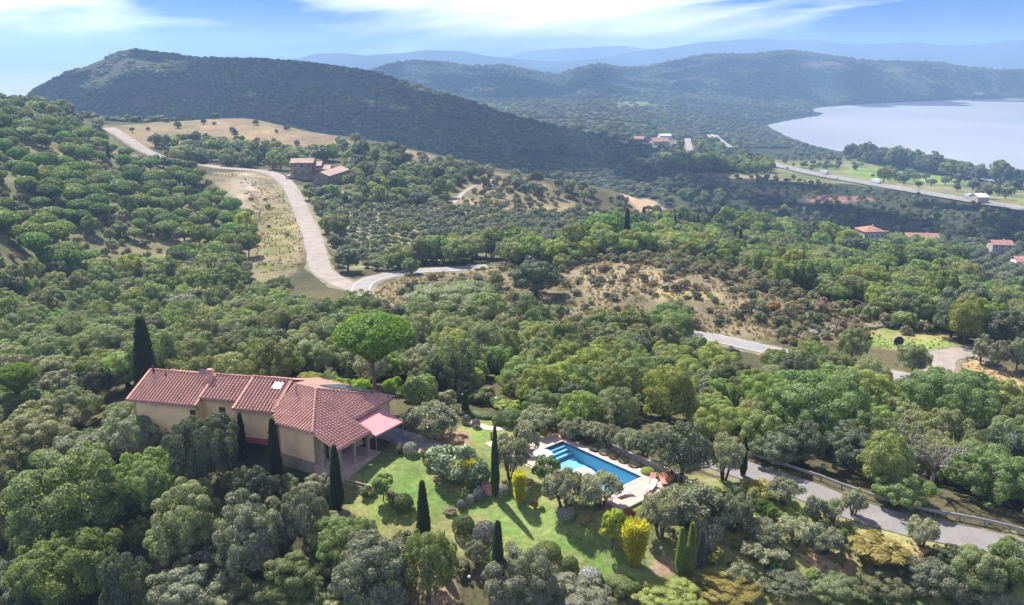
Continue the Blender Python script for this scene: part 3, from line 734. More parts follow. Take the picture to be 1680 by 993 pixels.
def make_protos():
    rng = np.random.default_rng(3)
    for lod, nleaf, size, nvar, nl in (('huge', 34000, .021, 3, 120), ('near', 15000, .030, 4, 74), ('mid', 5600, .050, 6, 44), ('far', 1200, .095, 5, 18)):
        for k in range(nvar):
            b = [.80, .92, .68, .85, .75, 1.0][k]; c, n, lc = lobed(rng, b, nl, nleaf, (.11, .22) if lod == 'huge' else (.14, .27) if lod == 'near' else (.18, .33) if lod == 'mid' else (.26, .44)); zc = [.88, 1.0, .76, .92, .85, 1.08][k]
            v, f = leaves(c + [0, 0, zc], n, size, 1.0, rng); mb = MB(); limbs(mb, None, lc, rng, .075, zc, 8)
            proto('oak_' + lod, 'oak_tree', v, f, mb, b, zc, 'oak_grey', 'bark')
    for lod, nleaf, size, nvar in (('near', 9000, .036, 4), ('mid', 3600, .058, 4), ('far', 700, .115, 3)):
        for k in range(nvar):
            b = [.66, .74, .60, .7][k]; c, n, lc = lobed(rng, b, dict(near=46, mid=26, far=12)[lod], nleaf, dict(near=(.16, .28), mid=(.20, .34), far=(.3, .46))[lod], low=-.3, fill=.05); zc = [.82, .9, .78, .86][k]
            c = c + rng.normal(0, .035, c.shape); v, f = leaves(c + [0, 0, zc], n + rng.normal(0, .6, n.shape), size, 1.25, rng); mb = MB()
            for q in range(3):
                a = q * 2.1 + k; x, y = .10 * math.cos(a), .10 * math.sin(a)
                mb.tube([(x * .6, y * .6, -.25), (x, y, 0), (x * 2.2, y * 2.2, .35), (x * 4.2, y * 4.2, .8)], [.09, .075, .06, .03], 6)
            for p in lc[:7]:
                e = np.array(p) * .75 + [0, 0, zc]; a = math.atan2(e[1], e[0]); mb.tube([(.2 * math.cos(a), .2 * math.sin(a), .35), tuple(e * .6 + np.array([0, 0, .25])), tuple(e)], [.05, .035, .012], 5)
            proto('olive_' + lod, 'olive_tree', v, f, mb, b, zc, 'olive_leaf' if lod != 'far' else 'olive_far', 'bark')
    for lod, nleaf, size, nvar in (('near', 15000, .034, 2), ('far', 1500, .085, 3)):     # umbrella pine: a dome, flat below
        for k in range(nvar):
            d = unit(rng.normal(size=(nleaf, 3))); d[:, 2] = np.abs(d[:, 2]); d = unit(d)
            tuft = unit(rng.normal(size=(70, 3))); tuft[:, 2] = np.abs(tuft[:, 2])
            near = (d @ tuft.T).max(1); rr = .88 + .14 * smooth((near - .945) / .05) + rng.normal(0, .022, nleaf)
            deep = rng.random(nleaf) < .2; rr = np.where(deep, rr * rng.uniform(.6, .92, nleaf), rr)
            c = d * rr[:, None] * [1, 1, .52] - [0, 0, .02]
            und = rng.random(nleaf) < .20; q = rng.random(nleaf) ** .6; ra = (1 - q * .86) * rng.uniform(.75, .98, nleaf); aa = rng.uniform(0, 6.283, nleaf)
            c[und] = np.stack([ra * np.cos(aa), ra * np.sin(aa), -.02 - q * .48], -1)[und]
            zc = 1.7 if lod == 'near' else 1.05
            v, f = leaves(c + [0, 0, zc], unit(d + rng.normal(0, .6, d.shape)), size, 1.15, rng)
            mb = MB(); mb.tube([(0, 0, -.3), (0, 0, 0), (-.04, 0, zc * .45), (-.07, .02, zc - .55)], [.085, .065, .05, .045], 8)
            for q in range(11):
                a = q * 2 * math.pi / 11 + k; rr_ = rng.uniform(.55, .85)
                mb.tube([(-.07, .02, zc - .62), (.3 * math.cos(a) - .05, .3 * math.sin(a), zc - .36), (rr_ * math.cos(a), rr_ * math.sin(a), zc - .05)], [.035, .022, .008], 5)
            proto('pine_' + lod, 'umbrella_pine', v, f, mb, .5, zc, 'pine_leaf' if lod == 'near' else 'pine_far', 'bark_pine')
    for lod, nleaf, size, nvar in (('near', 9000, .075, 3), ('far', 900, .2, 2)):          # cypress spindle: radius 1, half height 5
        for k in range(nvar):
            z = rng.random(nleaf) ** .85 * 2 - 1; t = (z + 1) / 2
            prof = np.where(t < .18, .62 + t * 2.0, np.clip((1.02 - t) / .84, 0, 1) ** .62); a = rng.uniform(0, 2 * math.pi, nleaf)
            rib = 1 + .10 * np.sin(a * 5 + z * 4 + k) + rng.normal(0, .05, nleaf)
            rr = prof * rib * np.sqrt(rng.uniform(.55, 1, nleaf)); c = np.stack([rr * np.cos(a), rr * np.sin(a), z * 5], -1)
            n = np.stack([np.cos(a) * .28, np.sin(a) * .28, np.full(nleaf, 1.0)], -1) + rng.normal(0, .12, (nleaf, 3))
            v, f = upright(c + [0, 0, 5.25], n, size * 7, size * 1.6, rng)
            mb = MB(); mb.tube([(0, 0, -1), (0, 0, .4), (0, 0, 9)], [.22, .18, .03], 6)
            proto('cypress_' + lod, 'cypress_tree', v, f, mb, 5.0, 5.25, 'cypress_leaf', 'bark_dark')
    for kind, name, nleaf, size, b, leaf, lump in (('ball', 'clipped_shrub', 2600, .075, .82, 'clipped_leaf', .03), ('dome', 'clipped_dome', 5200, .05, .80, 'clipped_leaf', .02),
                                                   ('lavender', 'lavender_shrub', 2600, .07, .74, 'lavender_leaf', .05)):
        for k in range(3):
            d = unit(rng.normal(size=(nleaf, 3))); d[:, 2] = np.where(d[:, 2] < -.5, -d[:, 2], d[:, 2])
            lum = 1 + lump * np.sin(d[:, 0] * 7 + k) * np.cos(d[:, 1] * 6 + k) + rng.normal(0, lump, nleaf)
            c = d * lum[:, None] * np.where(rng.random(nleaf) < .2, rng.uniform(.6, .95, nleaf), 1)[:, None] * [1, 1, b]
            zc = b * .72; mb = MB(); mb.tube([(0, 0, -.2), (0, 0, zc * .8)], [.09, .07], 5)
            if kind == 'lavender': v, f = upright(c * .85 + [0, 0, zc], d + [0, 0, .6], size * 3.2, size * .55, rng)
            else: v, f = leaves(c + [0, 0, zc], unit(d + rng.normal(0, .5, d.shape)), size, 1, rng)
            proto(kind, name, v, f, mb, b, zc, leaf, 'bark')
    for kind, name, nleaf, size, b, leaf, nvar in (('bush', 'garden_bush', 3600, .062, .85, 'oleander_leaf', 4), ('scrub', 'scrub_bush', 900, .105, .72, 'scrub_leaf', 4), ('scrub_far', 'scrub_bush', 320, .17, .72, 'scrub_leaf', 3)):
        for k in range(nvar):
            c, n, lc = lobed(rng, b, 26, nleaf, (.2, .36), low=-.35); c = c + rng.normal(0, .03, c.shape); zc = b * .8; keep = c[:, 2] + zc > -.05
            v, f = leaves(c[keep] + [0, 0, zc], n[keep], size, 1.1, rng); mb = MB()
            for q in range(4):
                a = q * 1.6 + k; mb.tube([(.05 * math.cos(a), .05 * math.sin(a), -.15), (.3 * math.cos(a), .3 * math.sin(a), zc * .9)], [.04, .02], 5)
            proto(kind, name, v, f, mb, b, zc, leaf, 'bark')
    for k in range(2):                                                                       # bamboo clump
        nleaf = 3200; t = rng.random(nleaf) ** .7; a = rng.uniform(0, 6.283, nleaf); r = np.sqrt(rng.random(nleaf)) * (.45 + .62 * t) * np.where(t > .8, (1.08 - t) / .28, 1) ** .5
        c = np.stack([r * np.cos(a), r * np.sin(a), t * 3.0], -1); n = np.stack([np.cos(a) * (.25 + .4 * t), np.sin(a) * (.25 + .4 * t), np.full(nleaf, 1.)], -1) + rng.normal(0, .3, (nleaf, 3))
        v, f = upright(c, n, .34, .075, rng); mb = MB()
        for q in range(16):
            aa = q * 2.4; rr = .08 * math.sqrt(q); mb.tube([(rr * math.cos(aa), rr * math.sin(aa), -.1), (rr * 1.7 * math.cos(aa), rr * 1.7 * math.sin(aa), 1.3), (rr * 2.6 * math.cos(aa), rr * 2.6 * math.sin(aa), 2.7)], [.028, .022, .01], 5)
        proto('bamboo', 'bamboo_clump', v, f, mb, 1.6, 1.55, 'bamboo_leaf', 'gold_leaf')
    for k in range(2):                                                                       # loose broad-leaved young tree
        c, n, lc = lobed(rng, 1.0, 16, 1500, (.2, .36), low=-.6, fill=.2); zc = 1.35
        v, f = leaves(c + [0, 0, zc], n + [0, 0, .4], .105, 1.2, rng); mb = MB(); limbs(mb, None, lc, rng, .05, zc, 9)
        proto('young', 'young_tree', v, f, mb, 1.0, zc, 'bright_leaf', 'bark')
    for k in range(2):                                                                       # bare tree: limbs and twigs only
        mb = MB(); mb.tube([(0, 0, -.2), (.02, 0, .5), (0, .03, .9)], [.07, .055, .045], 6); tips = []
        for q in range(16):
            a = q * 2.4 + k; e = np.array([math.cos(a) * rng.uniform(.5, 1), math.sin(a) * rng.uniform(.5, 1), rng.uniform(.9, 1.75)]); m = e * .5 + np.array([0, 0, .45]); mb.tube([(0, .02, rng.uniform(.5, .9)), tuple(m), tuple(e)], [.032, .02, .006], 5)
            for w in range(7):
                s0 = m + (e - m) * rng.uniform(.1, .95); s1 = s0 + rng.normal(0, .2, 3) + [0, 0, .1]; mb.tube([tuple(s0), tuple((s0 + s1) / 2 + rng.normal(0, .03, 3)), tuple(s1)], [.012, .008, .003], 4); tips.append(s1)
        tips = np.array(tips); c = np.repeat(tips, 3, 0) + rng.normal(0, .06, (len(tips) * 3, 3))
        v, f = leaves(c, rng.normal(size=c.shape), .035, 1.2, rng)
        proto('bare', 'bare_tree', v, f, mb, .7, 1.15, 'scrub_leaf', 'bark_pale')
    for k in range(3):                                                                       # dry grass tussock
        a = rng.uniform(0, 6.283, 46); n = np.stack([np.cos(a) * .5, np.sin(a) * .5, np.full(46, 1.)], -1) + rng.normal(0, .2, (46, 3)); c = np.stack([np.cos(a) * .3, np.sin(a) * .3, np.zeros(46) - .05], -1) * rng.random((46, 1))
        v, f = upright(c, n, .95, .11, rng); proto('tuft', 'grass_tussock', v, f, None, .5, .45, 'straw', 'bark')
make_protos()

PLANTS = []       # every single plant: dict(kind, p, s, sz, rz, tone, label, px)
def size_at(u, v, w_px, h_px, b0, zc0):
    """stand a plant so that its crown shows at (u,v), w_px wide and h_px high"""
    d = rays(u, v); d = d / np.linalg.norm(d)
    P = d * TS[:, None]; g = ground(P[:, 0], P[:, 1])
    dep = TS * (d[1] * CP - d[2] * SP); a = w_px / 2 / FPX * dep; hh = h_px / 2 / FPX * dep; th = -math.asin(d[2])
    b = np.sqrt(np.maximum(hh ** 2 - (a * math.sin(th)) ** 2, (.45 * hh) ** 2)) / math.cos(th)
    gap = P[:, 2] + CAM_H - g - zc0 * b / b0
    k = max(1, int(np.argmax(gap < 0))); f = gap[k - 1] / (gap[k - 1] - gap[k] + 1e-9)
    t = TS[k - 1] + (TS[k] - TS[k - 1]) * f; aa = a[k - 1] + (a[k] - a[k - 1]) * f; bb = b[k - 1] + (b[k] - b[k - 1]) * f
    p = d * t; x, y = p[0], p[1]
    return (x, y, float(ground(x, y))), aa, bb / b0
def grow(kind, u, v, w, h, tone=None, label=None, cat=None, name=None, var=None, keep=True, group=None, yscale=1.0, rz=None, flower=None):
    base = kind
    if kind in ('oak', 'olive'): kind = kind + ('_huge' if w > 105 and kind == 'oak' else '_near' if w > 50 else '_mid' if w > 24 else '_far')
    if kind in ('pine', 'cypress'): kind = kind + ('_near' if h > 34 else '_far')
    vs = PROTO[kind]; vi = (var if var is not None else int(RNG.integers(len(vs)))) % len(vs); pr = vs[vi]
    p, s, sz = size_at(u, v, w, h, pr.b, pr.zc)
    PLANTS.append(dict(kind=kind, base=base, pr=pr, p=p, s=s, sz=sz, rz=rz if rz is not None else RNG.uniform(0, 6.28), tone=tone, label=label, cat=cat, name=name, u=u, v=v, w=w, h=h, group=group, ys=yscale))
CAT = dict(oak='tree', olive='olive tree', pine='pine', cypress='cypress', ball='shrub', dome='shrub', lavender='shrub', bush='bush', scrub='bush', bamboo='bamboo', young='tree', bare='tree')
def set_tone(o, slot, mat):
    o.material_slots[slot].link = 'OBJECT'; o.material_slots[slot].material = MATS[mat]
def plant_object(q):
    pr = q['pr']; nm = q['name'] or pr.name; small = q['w'] < 17
    if small or pr.trunk is None:
        o = bpy.data.objects.new(nm, pr.whole); link(o)
        if q['tone']: set_tone(o, 0, q['tone'])
    else:
        o = bpy.data.objects.new(nm, None); o.empty_display_size = .3; link(o)
        t = link(bpy.data.objects.new('trunk', pr.trunk), o); c = link(bpy.data.objects.new('crown', pr.crown), o)
        if q['tone']: set_tone(c, 0, q['tone'])
    o.location = q['p']; o.rotation_euler = (0, 0, q['rz']); o.scale = (q['s'], q['s'] * q['ys'], q['sz'])
    tag(o, q['label'], q['cat'] or CAT.get(q['base'], 'tree'), q['group'])
    return o
def scatter_stuff(name, label, protos, pts, sc, szs, rz, idx, tones=None):
    """what nobody could count: one object of points, a plant of the kind on each"""
    src = bpy.data.collections.new(name + '_source')
    for i, (pr, tone) in enumerate(protos):
        o = bpy.data.objects.new('%s_%02d' % (name, i), pr.whole); src.objects.link(o)
        if tone: set_tone(o, 0, tone)
    me = bpy.data.meshes.new(name); pts = np.asarray(pts, np.float32); me.vertices.add(len(pts)); me.vertices.foreach_set('co', pts.ravel())
    for an, ty, dat in (('scl', 'FLOAT_VECTOR', np.stack([sc, sc, szs], -1)), ('rot', 'FLOAT_VECTOR', np.stack([rz * 0, rz * 0, rz], -1))):
        a = me.attributes.new(an, ty, 'POINT'); a.data.foreach_set('vector', dat.astype(np.float32).ravel())
    a = me.attributes.new('idx', 'INT', 'POINT'); a.data.foreach_set('value', np.asarray(idx, np.int32))
    o = link(bpy.data.objects.new(name, me)); tag(o, label, kind='stuff')
    ng = bpy.data.node_groups.new(name, 'GeometryNodeTree')
    ng.interface.new_socket('Geometry', in_out='INPUT', socket_type='NodeSocketGeometry'); ng.interface.new_socket('Geometry', in_out='OUTPUT', socket_type='NodeSocketGeometry')
    N, L = ng.nodes, ng.links; gi = N.new('NodeGroupInput'); go = N.new('NodeGroupOutput'); ip = N.new('GeometryNodeInstanceOnPoints'); ci = N.new('GeometryNodeCollectionInfo')
    ci.inputs['Collection'].default_value = src; ci.inputs['Separate Children'].default_value = True; ci.inputs['Reset Children'].default_value = True
    ip.inputs['Pick Instance'].default_value = True
    def attr(nm, dt):
        n = N.new('GeometryNodeInputNamedAttribute'); n.data_type = dt; n.inputs['Name'].default_value = nm
        return [s for s in n.outputs if s.enabled and s.name == 'Attribute'][0]
    L.new(gi.outputs[0], ip.inputs['Points']); L.new(ci.outputs[0], ip.inputs['Instance']); L.new(attr('idx', 'INT'), ip.inputs['Instance Index'])
    L.new(attr('scl', 'FLOAT_VECTOR'), ip.inputs['Scale']); L.new(attr('rot', 'FLOAT_VECTOR'), ip.inputs['Rotation']); L.new(ip.outputs[0], go.inputs[0])
    md = o.modifiers.new('plants', 'NODES'); md.node_group = ng
    return o
# ------------------------------------------------------------------ plants: the garden, one by one
G = grow
for u, v, w, h, lab in [
  (237,592,35,128,'broad dark cypress rising behind the left gable of the villa'), (462,598,9,36,'tiny cypress tip showing behind the villa ridge'),
  (396,718,15,72,'slim dark cypress before the middle front wall of the villa'), (450,745,21,102,'tall slim cypress in front of the red awning band of the villa'),
  (551,787,20,98,'slender cypress below the front corner of the villa porch'), (694,843,21,94,'dark cypress standing alone at the lower left edge of lawn'),
  (812,760,13,106,'thin cypress beside the brick steps left of the pool'), (817,934,23,134,'tall cypress cut by the lower edge of the photo'),
  (1221,750,11,60,'slim cypress at the start of the asphalt lane'), (763,662,9,34,'small dark cypress behind the clipped hedge'),
  (1117,905,15,70,'left of two close young cypresses near the bamboo'), (1134,903,17,80,'right of two close young cypresses near the bamboo')]:
    G('cypress', u, v, w, h, 'oak_green' if 1100 < u < 1140 else None, label=lab)
G('cypress', 1151, 902, 16, 58, 'bluish_conifer', 'pale blue-green conifer right of the two young cypresses', name='blue_conifer', cat='conifer')
G('pine', 613, 554, 126, 80, None, 'tall umbrella pine with bright dome crown behind the villa', var=0)
G('pine', 27, 620, 60, 48, None, 'low bright green pine dome at the left picture edge', var=1, name='umbrella_pine')
G('oak', 157, 630, 56, 60, 'oak_dark', 'dark rounded evergreen left of the villa beside the bright pine', name='evergreen_tree')
G('oak', 372, 600, 92, 46, 'oak_lime', 'yellow-green rounded tree just behind the villa ridge', name='leafy_tree', var=2)
for k, (u, v, w, h, t) in enumerate([(506,622,44,26,'bright_leaf'),(560,632,40,28,'bright_leaf'),(592,634,36,30,'bright_leaf'),(646,634,34,36,'bright_leaf'),(676,640,40,42,'oak_dark'),(700,646,36,36,'oak_lime'),(541,618,30,22,'oak_green'),(733,655,40,34,'olive_leaf'),(795,650,50,34,'oak_green'),(818,660,30,24,'oak_green')]):
    G('bush', u, v, w, h, t, ['yellow-green bush behind the villa ridge, leftmost of its row', 'yellow-green bush behind the villa roof, second of its row', 'yellow-green bush just left of the umbrella pine trunk', 'yellow-green bush just right of the umbrella pine trunk',
       'dark bush right of the umbrella pine beyond the villa corner', 'lime green bush right of the dark bush beyond the drive', 'small green bush behind the solar panels of the villa', 'greyish bush above the wide olive by the drive', 'green bush above the clipped hedge', 'green bush left of the yellow-green dome bush'][k])
G('olive', 709, 688, 98, 62, None, 'wide spreading olive beside the end of the drive', var=0)
G('olive', 880, 686, 66, 44, None, 'grey olive left of the pool wall, behind the lawn', var=1)
G('olive', 836, 746, 62, 70, None, 'tall olive left of the pool with bare stem', var=1); G('olive', 862, 722, 44, 50, None, 'smaller olive at the left pool corner', var=3)
G('olive', 926, 802, 80, 66, None, 'large grey olive in front of the pool, left one', var=0); G('olive', 985, 804, 84, 60, None, 'large grey olive in front of the pool, right one', var=2)
G('oak', 897, 769, 48, 46, 'clipped_leaf', 'dense dark green round bush at the near pool edge', name='round_bush', cat='bush')
for k, (u, v, w, h) in enumerate([(940,702,52,34),(972,708,50,36),(1000,716,52,38),(1030,724,52,40),(1058,730,50,44),(1085,712,44,36),(915,690,40,26)]):
    G('olive', u, v, w, h, None, '%s grey olive in the row along the pool wall, counted from the left' % ['second', 'third', 'fourth', 'fifth', 'sixth', 'seventh', 'first'][k], group='olives behind the pool wall')
G('oak', 1122, 742, 98, 98, 'oak_dark', 'very dark round evergreen right of the pool', var=3, name='evergreen_tree')
G('olive', 1190, 748, 62, 72, None, 'pale olive between dark evergreen and lane', var=1)
G('bush', 745, 760, 94, 78, 'oleander_leaf', 'big pale-leaved oleander beside the drive end', name='oleander_bush'); G('bush', 785, 778, 44, 56, 'oleander_leaf', 'smaller oleander right of the big one', name='oleander_bush')
G('bamboo', 771, 778, 22, 46, None, 'thin yellow bamboo in front of the oleander'); G('bamboo', 852, 802, 24, 52, None, 'yellow bamboo right of the thin cypress'); G('bamboo', 1042, 893, 46, 72, None, 'large yellow bamboo clump at the right end of the lawn')
G('young', 1006, 860, 46, 62, None, 'loose yellow-green young tree behind the large bamboo', var=0); G('young', 628, 796, 38, 42, 'oak_lime', 'loose green young tree at the upper left of the lawn', var=1); G('young', 836, 666, 50, 26, 'bright_leaf', 'bright yellow-green bush above the clipped dome', name='bright_bush', cat='bush')
G('dome', 840, 687, 46, 34, None, 'large clipped dome shrub behind the lawn'); G('dome', 790, 681, 50, 20, None, 'long clipped hedge beside the small dark cypress', name='clipped_hedge', cat='hedge', yscale=.5, rz=-.35); G('dome', 762, 676, 24, 14, None, 'short end of clipped hedge left of the long one', name='clipped_hedge', cat='hedge')
G('ball', 818, 690, 22, 18, None, 'small clipped shrub between hedge and dome')
for u, v, w, h, t, lab in [
  (765,690,15,18,'lavender_leaf','left of two grey ball shrubs on the dirt path'), (781,696,14,17,'lavender_leaf','right of two grey ball shrubs on the dirt path'),
  (654,737,16,18,'dry_leaf','brownish shrub at the left start of the drive edge'), (674,738,24,24,'lavender_leaf','grey round shrub beside the drive'), (698,746,20,20,'gold_leaf','yellowish shrub between grey shrub and oleander'),
  (703,760,20,22,'dry_leaf','brown low shrub left of the oleander'), (757,829,15,17,'lavender_leaf','left of the paired grey balls on the lawn'), (771,820,15,17,'lavender_leaf','right of the paired grey balls on the lawn'),
  (786,812,20,24,'lavender_leaf','grey bush below the thin yellow bamboo'), (825,805,22,20,'lavender_leaf','grey bush right of the thin cypress foot'), (929,845,29,25,'lavender_leaf','grey ball shrub at the right side of the lawn'), (877,828,13,18,'rust_leaf','small rusty shrub in the middle of the lawn edge'),
  (889,834,9,8,'clipped_leaf','tiny low shrub right of the rusty one'), (660,826,36,32,'clipped_leaf','round green bush left of the lone cypress'), (760,863,36,36,'clipped_leaf','dark green round bush at the lower lawn edge'),
  (796,876,40,40,'lavender_leaf','whitish grey bush beside the dark round one'), (935,926,27,26,'clipped_leaf','clipped round bush near the lower lawn corner'), (968,943,38,26,'lavender_leaf','pale grey low bush left of the oval hedge'),
  (603,806,30,22,'scrub_leaf','dark bush under the white wooden rail'), (640,812,18,14,'dry_leaf','brown dry shrub left of the round bush'), (738,838,24,14,'dry_leaf','low brownish shrub right of the lone cypress'),
  (905,770,0,0,'',''), (1030,842,26,18,'rust_leaf','low reddish shrub below the pool terrace'), (955,858,14,10,'dry_leaf','low dry shrub below the grey ball'), (590,858,30,24,'gold_leaf','yellowish bush below the slender cypress'), (566,850,22,24,'lavender_leaf','grey bush at the foot of the slender cypress'),
  (1240,802,60,36,'gold_leaf','yellow-green bush at the lane start'), (1080,832,22,16,'scrub_leaf','low bush right of the pool terrace'), (1112,800,28,20,'oak_green','green bush right of the red lounger'), (1098,782,26,16,'oak_green','green bush at the far pool terrace corner')]:
    if w: G('ball' if h < w * 1.3 and t in ('clipped_leaf', 'lavender_leaf') else 'bush', u, v, w, h, t, lab)
G('dome', 1022, 957, 60, 34, None, 'oval clipped hedge at the lower lawn corner', name='clipped_hedge', cat='hedge', yscale=.62, rz=-.5)
G('dome', 898, 905, 44, 34, None, 'dark clipped bush behind the bottom olive', name='clipped_shrub')
for k, (u, v, w, h) in enumerate([(944,722,20,11),(960,729,20,11),(976,737,20,12),(992,745,20,12),(1008,753,20,12),(1024,761,20,12),(1040,769,20,12)]):
    G('lavender', u, v, w, h, 'dry_leaf' if k % 3 == 1 else 'lavender_leaf', 'purplish lavender clump along the pool wall, %s from the terracotta urn' % ['first', 'second', 'third', 'fourth', 'fifth', 'sixth', 'seventh'][k], group='lavender row by the pool')
for u, v, w, h, lab in [(1062,776,22,14,'green low hedge piece at the far right of the pool wall'), (1078,782,20,13,'last green hedge piece before the red lounger')]: G('ball', u, v, w, h, 'oak_lime', lab)
# olives and trees on the right-hand terrace
for u, v, w, h, t, lab in [
  (1136,828,112,76,None,'largest olive right of the pool, two dark stems'), (1085,842,70,70,None,'shaggy olive left of the largest one'), (1205,838,66,62,None,'silver olive right of the largest one'), (1286,806,64,44,None,'broad olive hiding part of the lane'),
  (1338,836,40,46,'olive_far','small olive below the broad one'), (1368,838,38,42,None,'upright olive at the lane edge'), (1402,823,44,44,None,'round olive touching the lane'), (1514,872,54,46,None,'olive standing alone on dry grass by the lane'),
  (1308,872,70,50,None,'grey olive in the lower terrace, left of the vine rows'), (1355,885,60,46,None,'grey olive in the lower terrace, beside the dry plot'), (1250,872,60,46,None,'grey low olive below the silver one'), (1255,905,70,40,None,'low grey olive at the dry grass edge')]:
    G('olive', u, v, w, h, t, lab)
G('young', 1440, 905, 100, 62, 'gold_leaf', 'golden yellow leafy tree in the lower terrace', name='golden_tree', var=1)
for u, v, w, h, t, lab in [(1075,955,0,0,'',''), (1100,975,110,56,'oak_lime','yellow-green bushy tree left of bottom centre-right'), (1190,968,120,60,'gold_leaf','olive-yellow bushy tree at the bottom, right of the lawn'), (1290,955,90,50,'oak_dark','dark bush below the dry plot'), (1370,965,90,56,'oak_grey','grey-green tree at the bottom below the golden tree'),
  (1450,965,90,60,'oak_grey','grey-green tree at the bottom right of golden tree'), (1530,950,100,70,'oak_silver','silvery tree at the lower right'), (1600,935,100,80,'oak_grey','grey-green tree near lower right corner by the lane'), (1665,925,90,90,'oak_green','green tree cut by the lower right edge'), (1560,915,60,46,'oak_dark','dark bush below the lane'), (1620,985,120,60,'oak_silver','silvery tree cut by the bottom right corner'), (1480,1000,120,50,'oak_green','green crown cut by the bottom edge on the right')]:
    if w: G('oak', u, v, w, h, t, lab, name='leafy_tree')
# big trees of the lower left
for u, v, w, h, t, lab in [
  (112,822,216,176,'oak_green','biggest oak in the lower left, domed olive-green crown'), (106,938,168,142,'oak_lime','yellowish oak in front of the biggest one'), (60,712,150,96,'oak_grey','soft grey-green tree at the left edge'), (140,745,130,84,'oak_silver','silver-leaved oak left of the villa'),
  (212,722,100,90,'oak_silver','dark silvery oak just below the left villa gable'), (250,790,120,110,'oak_green','green oak right of the biggest one'), (335,738,116,126,'oak_dark','very dark holm oak hiding the villa front'), (296,708,60,50,'oak_silver','small silvery oak left of the dark holm oak'),
  (312,862,140,140,'oak_grey','round grey-green oak in the lower left middle'), (410,885,140,140,'oak_silver','pale silver holm oak below the villa'), (316,968,150,110,'oak_silver','silvery oak at the bottom edge below the round one'), (424,812,84,90,'oak_dark','dark green tree in front of the tall cypress'),
  (498,850,88,104,'olive_leaf','grey olive-like tree right of the pale holm oak'), (396,792,60,60,'oak_grey','soft grey tree below the villa wall'), (205,960,90,130,'oak_dark','dark oak between two bottom-left crowns'), (20,990,150,120,'oak_dark','dark crown in the bottom left corner'),
  (490,950,130,100,'oak_green','green oak at the bottom, below the grey olive-like tree'), (400,985,120,80,'oak_grey','crown cut by the bottom edge, left of the green oak'), (560,890,110,90,'oak_green','green bushy oak left of the dirt path'), (612,945,150,140,'oak_silver','dark silvery oak at the bottom centre-left'), (702,925,100,120,'oak_green','green oak right of the dirt path'), (548,980,120,70,'oak_grey','crown at the bottom edge below the green bushy oak'),
  (855,955,140,120,'olive_leaf','grey loose tree right of the bottom cypress'), (935,985,150,80,'olive_leaf','low grey tree crown at the bottom centre'), (205,680,70,50,'oak_green','green crown left of the villa gable'), (40,660,90,60,'oak_green','green crown below the low bright pine'), (115,670,90,70,'oak_grey','grey-green crown below the dark evergreen'), (5,770,100,110,'oak_grey','grey-green crown at the left edge above the biggest oak'), (165,600,80,60,'oak_lime','light green crown left of the broad cypress'), (90,605,80,56,'oak_grey','grey-green crown right of the low bright pine'),(470,800,46,50,'oak_grey','grey-green bush right of the tall cypress'),(520,800,60,46,'olive_leaf','pale grey bush between tall and slender cypress'),(565,925,60,60,'oak_grey','grey-green bush beside the green bushy oak'), (780,905,40,40,'olive_leaf','thin grey bush above the bottom cypress')]:
    G('oak', u, v, w, h, t, lab, name='oak_tree')
# single trees farther out
for u, v, w, h, t, lab in [
  (1345,668,170,128,'oak_green','huge leafy oak beyond the lane, in the middle'), (1270,655,110,90,'oak_lime','light green oak left of the huge one'), (1420,640,100,80,'oak_lime','light oak right behind the huge one'), (1560,655,150,110,'oak_green','wide oak below the gravel turnout'), (1640,660,100,80,'oak_lime','light oak at the right edge below the turnout'), (1625,780,140,100,'oak_green','large green oak over the lane at the right edge'),
  (1400,738,120,84,'oak_dark','dark oak above the lane'),  (1180,690,110,74,'oak_lime','yellow-green oak behind the dark evergreen'), (1660,725,90,90,'oak_grey','grey oak at the right edge'), (1090,660,80,56,'oak_lime','yellow-green crown above the pool olives'), (1010,665,90,56,'oak_grey','grey-brown crown above the pool wall'), (1275,736,84,60,'oak_dark','dark oak above the lane start'), (1500,588,56,56,'oak_grey','single small oak beside the gravel turnout'), (1400,565,54,56,'oak_grey','single oak below the boulders'),
  (880,456,88,62,'oak_dark','dark oak group standing on the brown hill'), (740,490,150,62,'oak_grey','wide flat oak beside the winding valley road'), (1100,520,70,50,'oak_green','bright green oak at the foot of the brown hill'), (1595,500,100,70,'oak_dark','dark oak above the turnout'), (1650,540,80,64,'oak_dark','dark oak at the right edge above the turnout'), (1612,572,34,46,'oak_silver','left of three pale trees by the turnout'), (1640,580,42,52,'oak_silver','middle of three pale trees by the turnout'), (1672,580,38,52,'oak_silver','right of three pale trees by the turnout'),
  (570,425,46,40,'oak_dark','dark oak right of the gravel road bend'), (548,368,40,34,'oak_green','green oak right of the gravel road'), (675,436,36,26,'oak_green','small oak right of the road junction'), (400,362,36,40,'bright_leaf','bright yellow-green tree left of the rocky bank')]:
    G('oak', u, v, w, h, t, lab, name='oak_tree')
G('bare', 1535, 745, 110, 90, None, 'bare grey-branched tree above the lane', var=0); G('bare', 1470, 715, 80, 70, None, 'half-bare tree left of the bare one', var=1)
for u, v, w, h, lab in [(985,566,40,36,'thin bare-branched tree in the woods left of the valley road'), (300,560,44,40,'thin bare-branched tree in the woods above the villa'), (1235,622,42,38,'thin bare-branched tree left of the huge leafy oak'), (862,606,38,34,'thin bare-branched tree above the clipped dome'), (118,520,42,38,'thin bare-branched tree in the left woods'), (470,560,38,34,'thin bare-branched tree left of the umbrella pine')]:
    G('bare', u, v, w, h, None, lab)
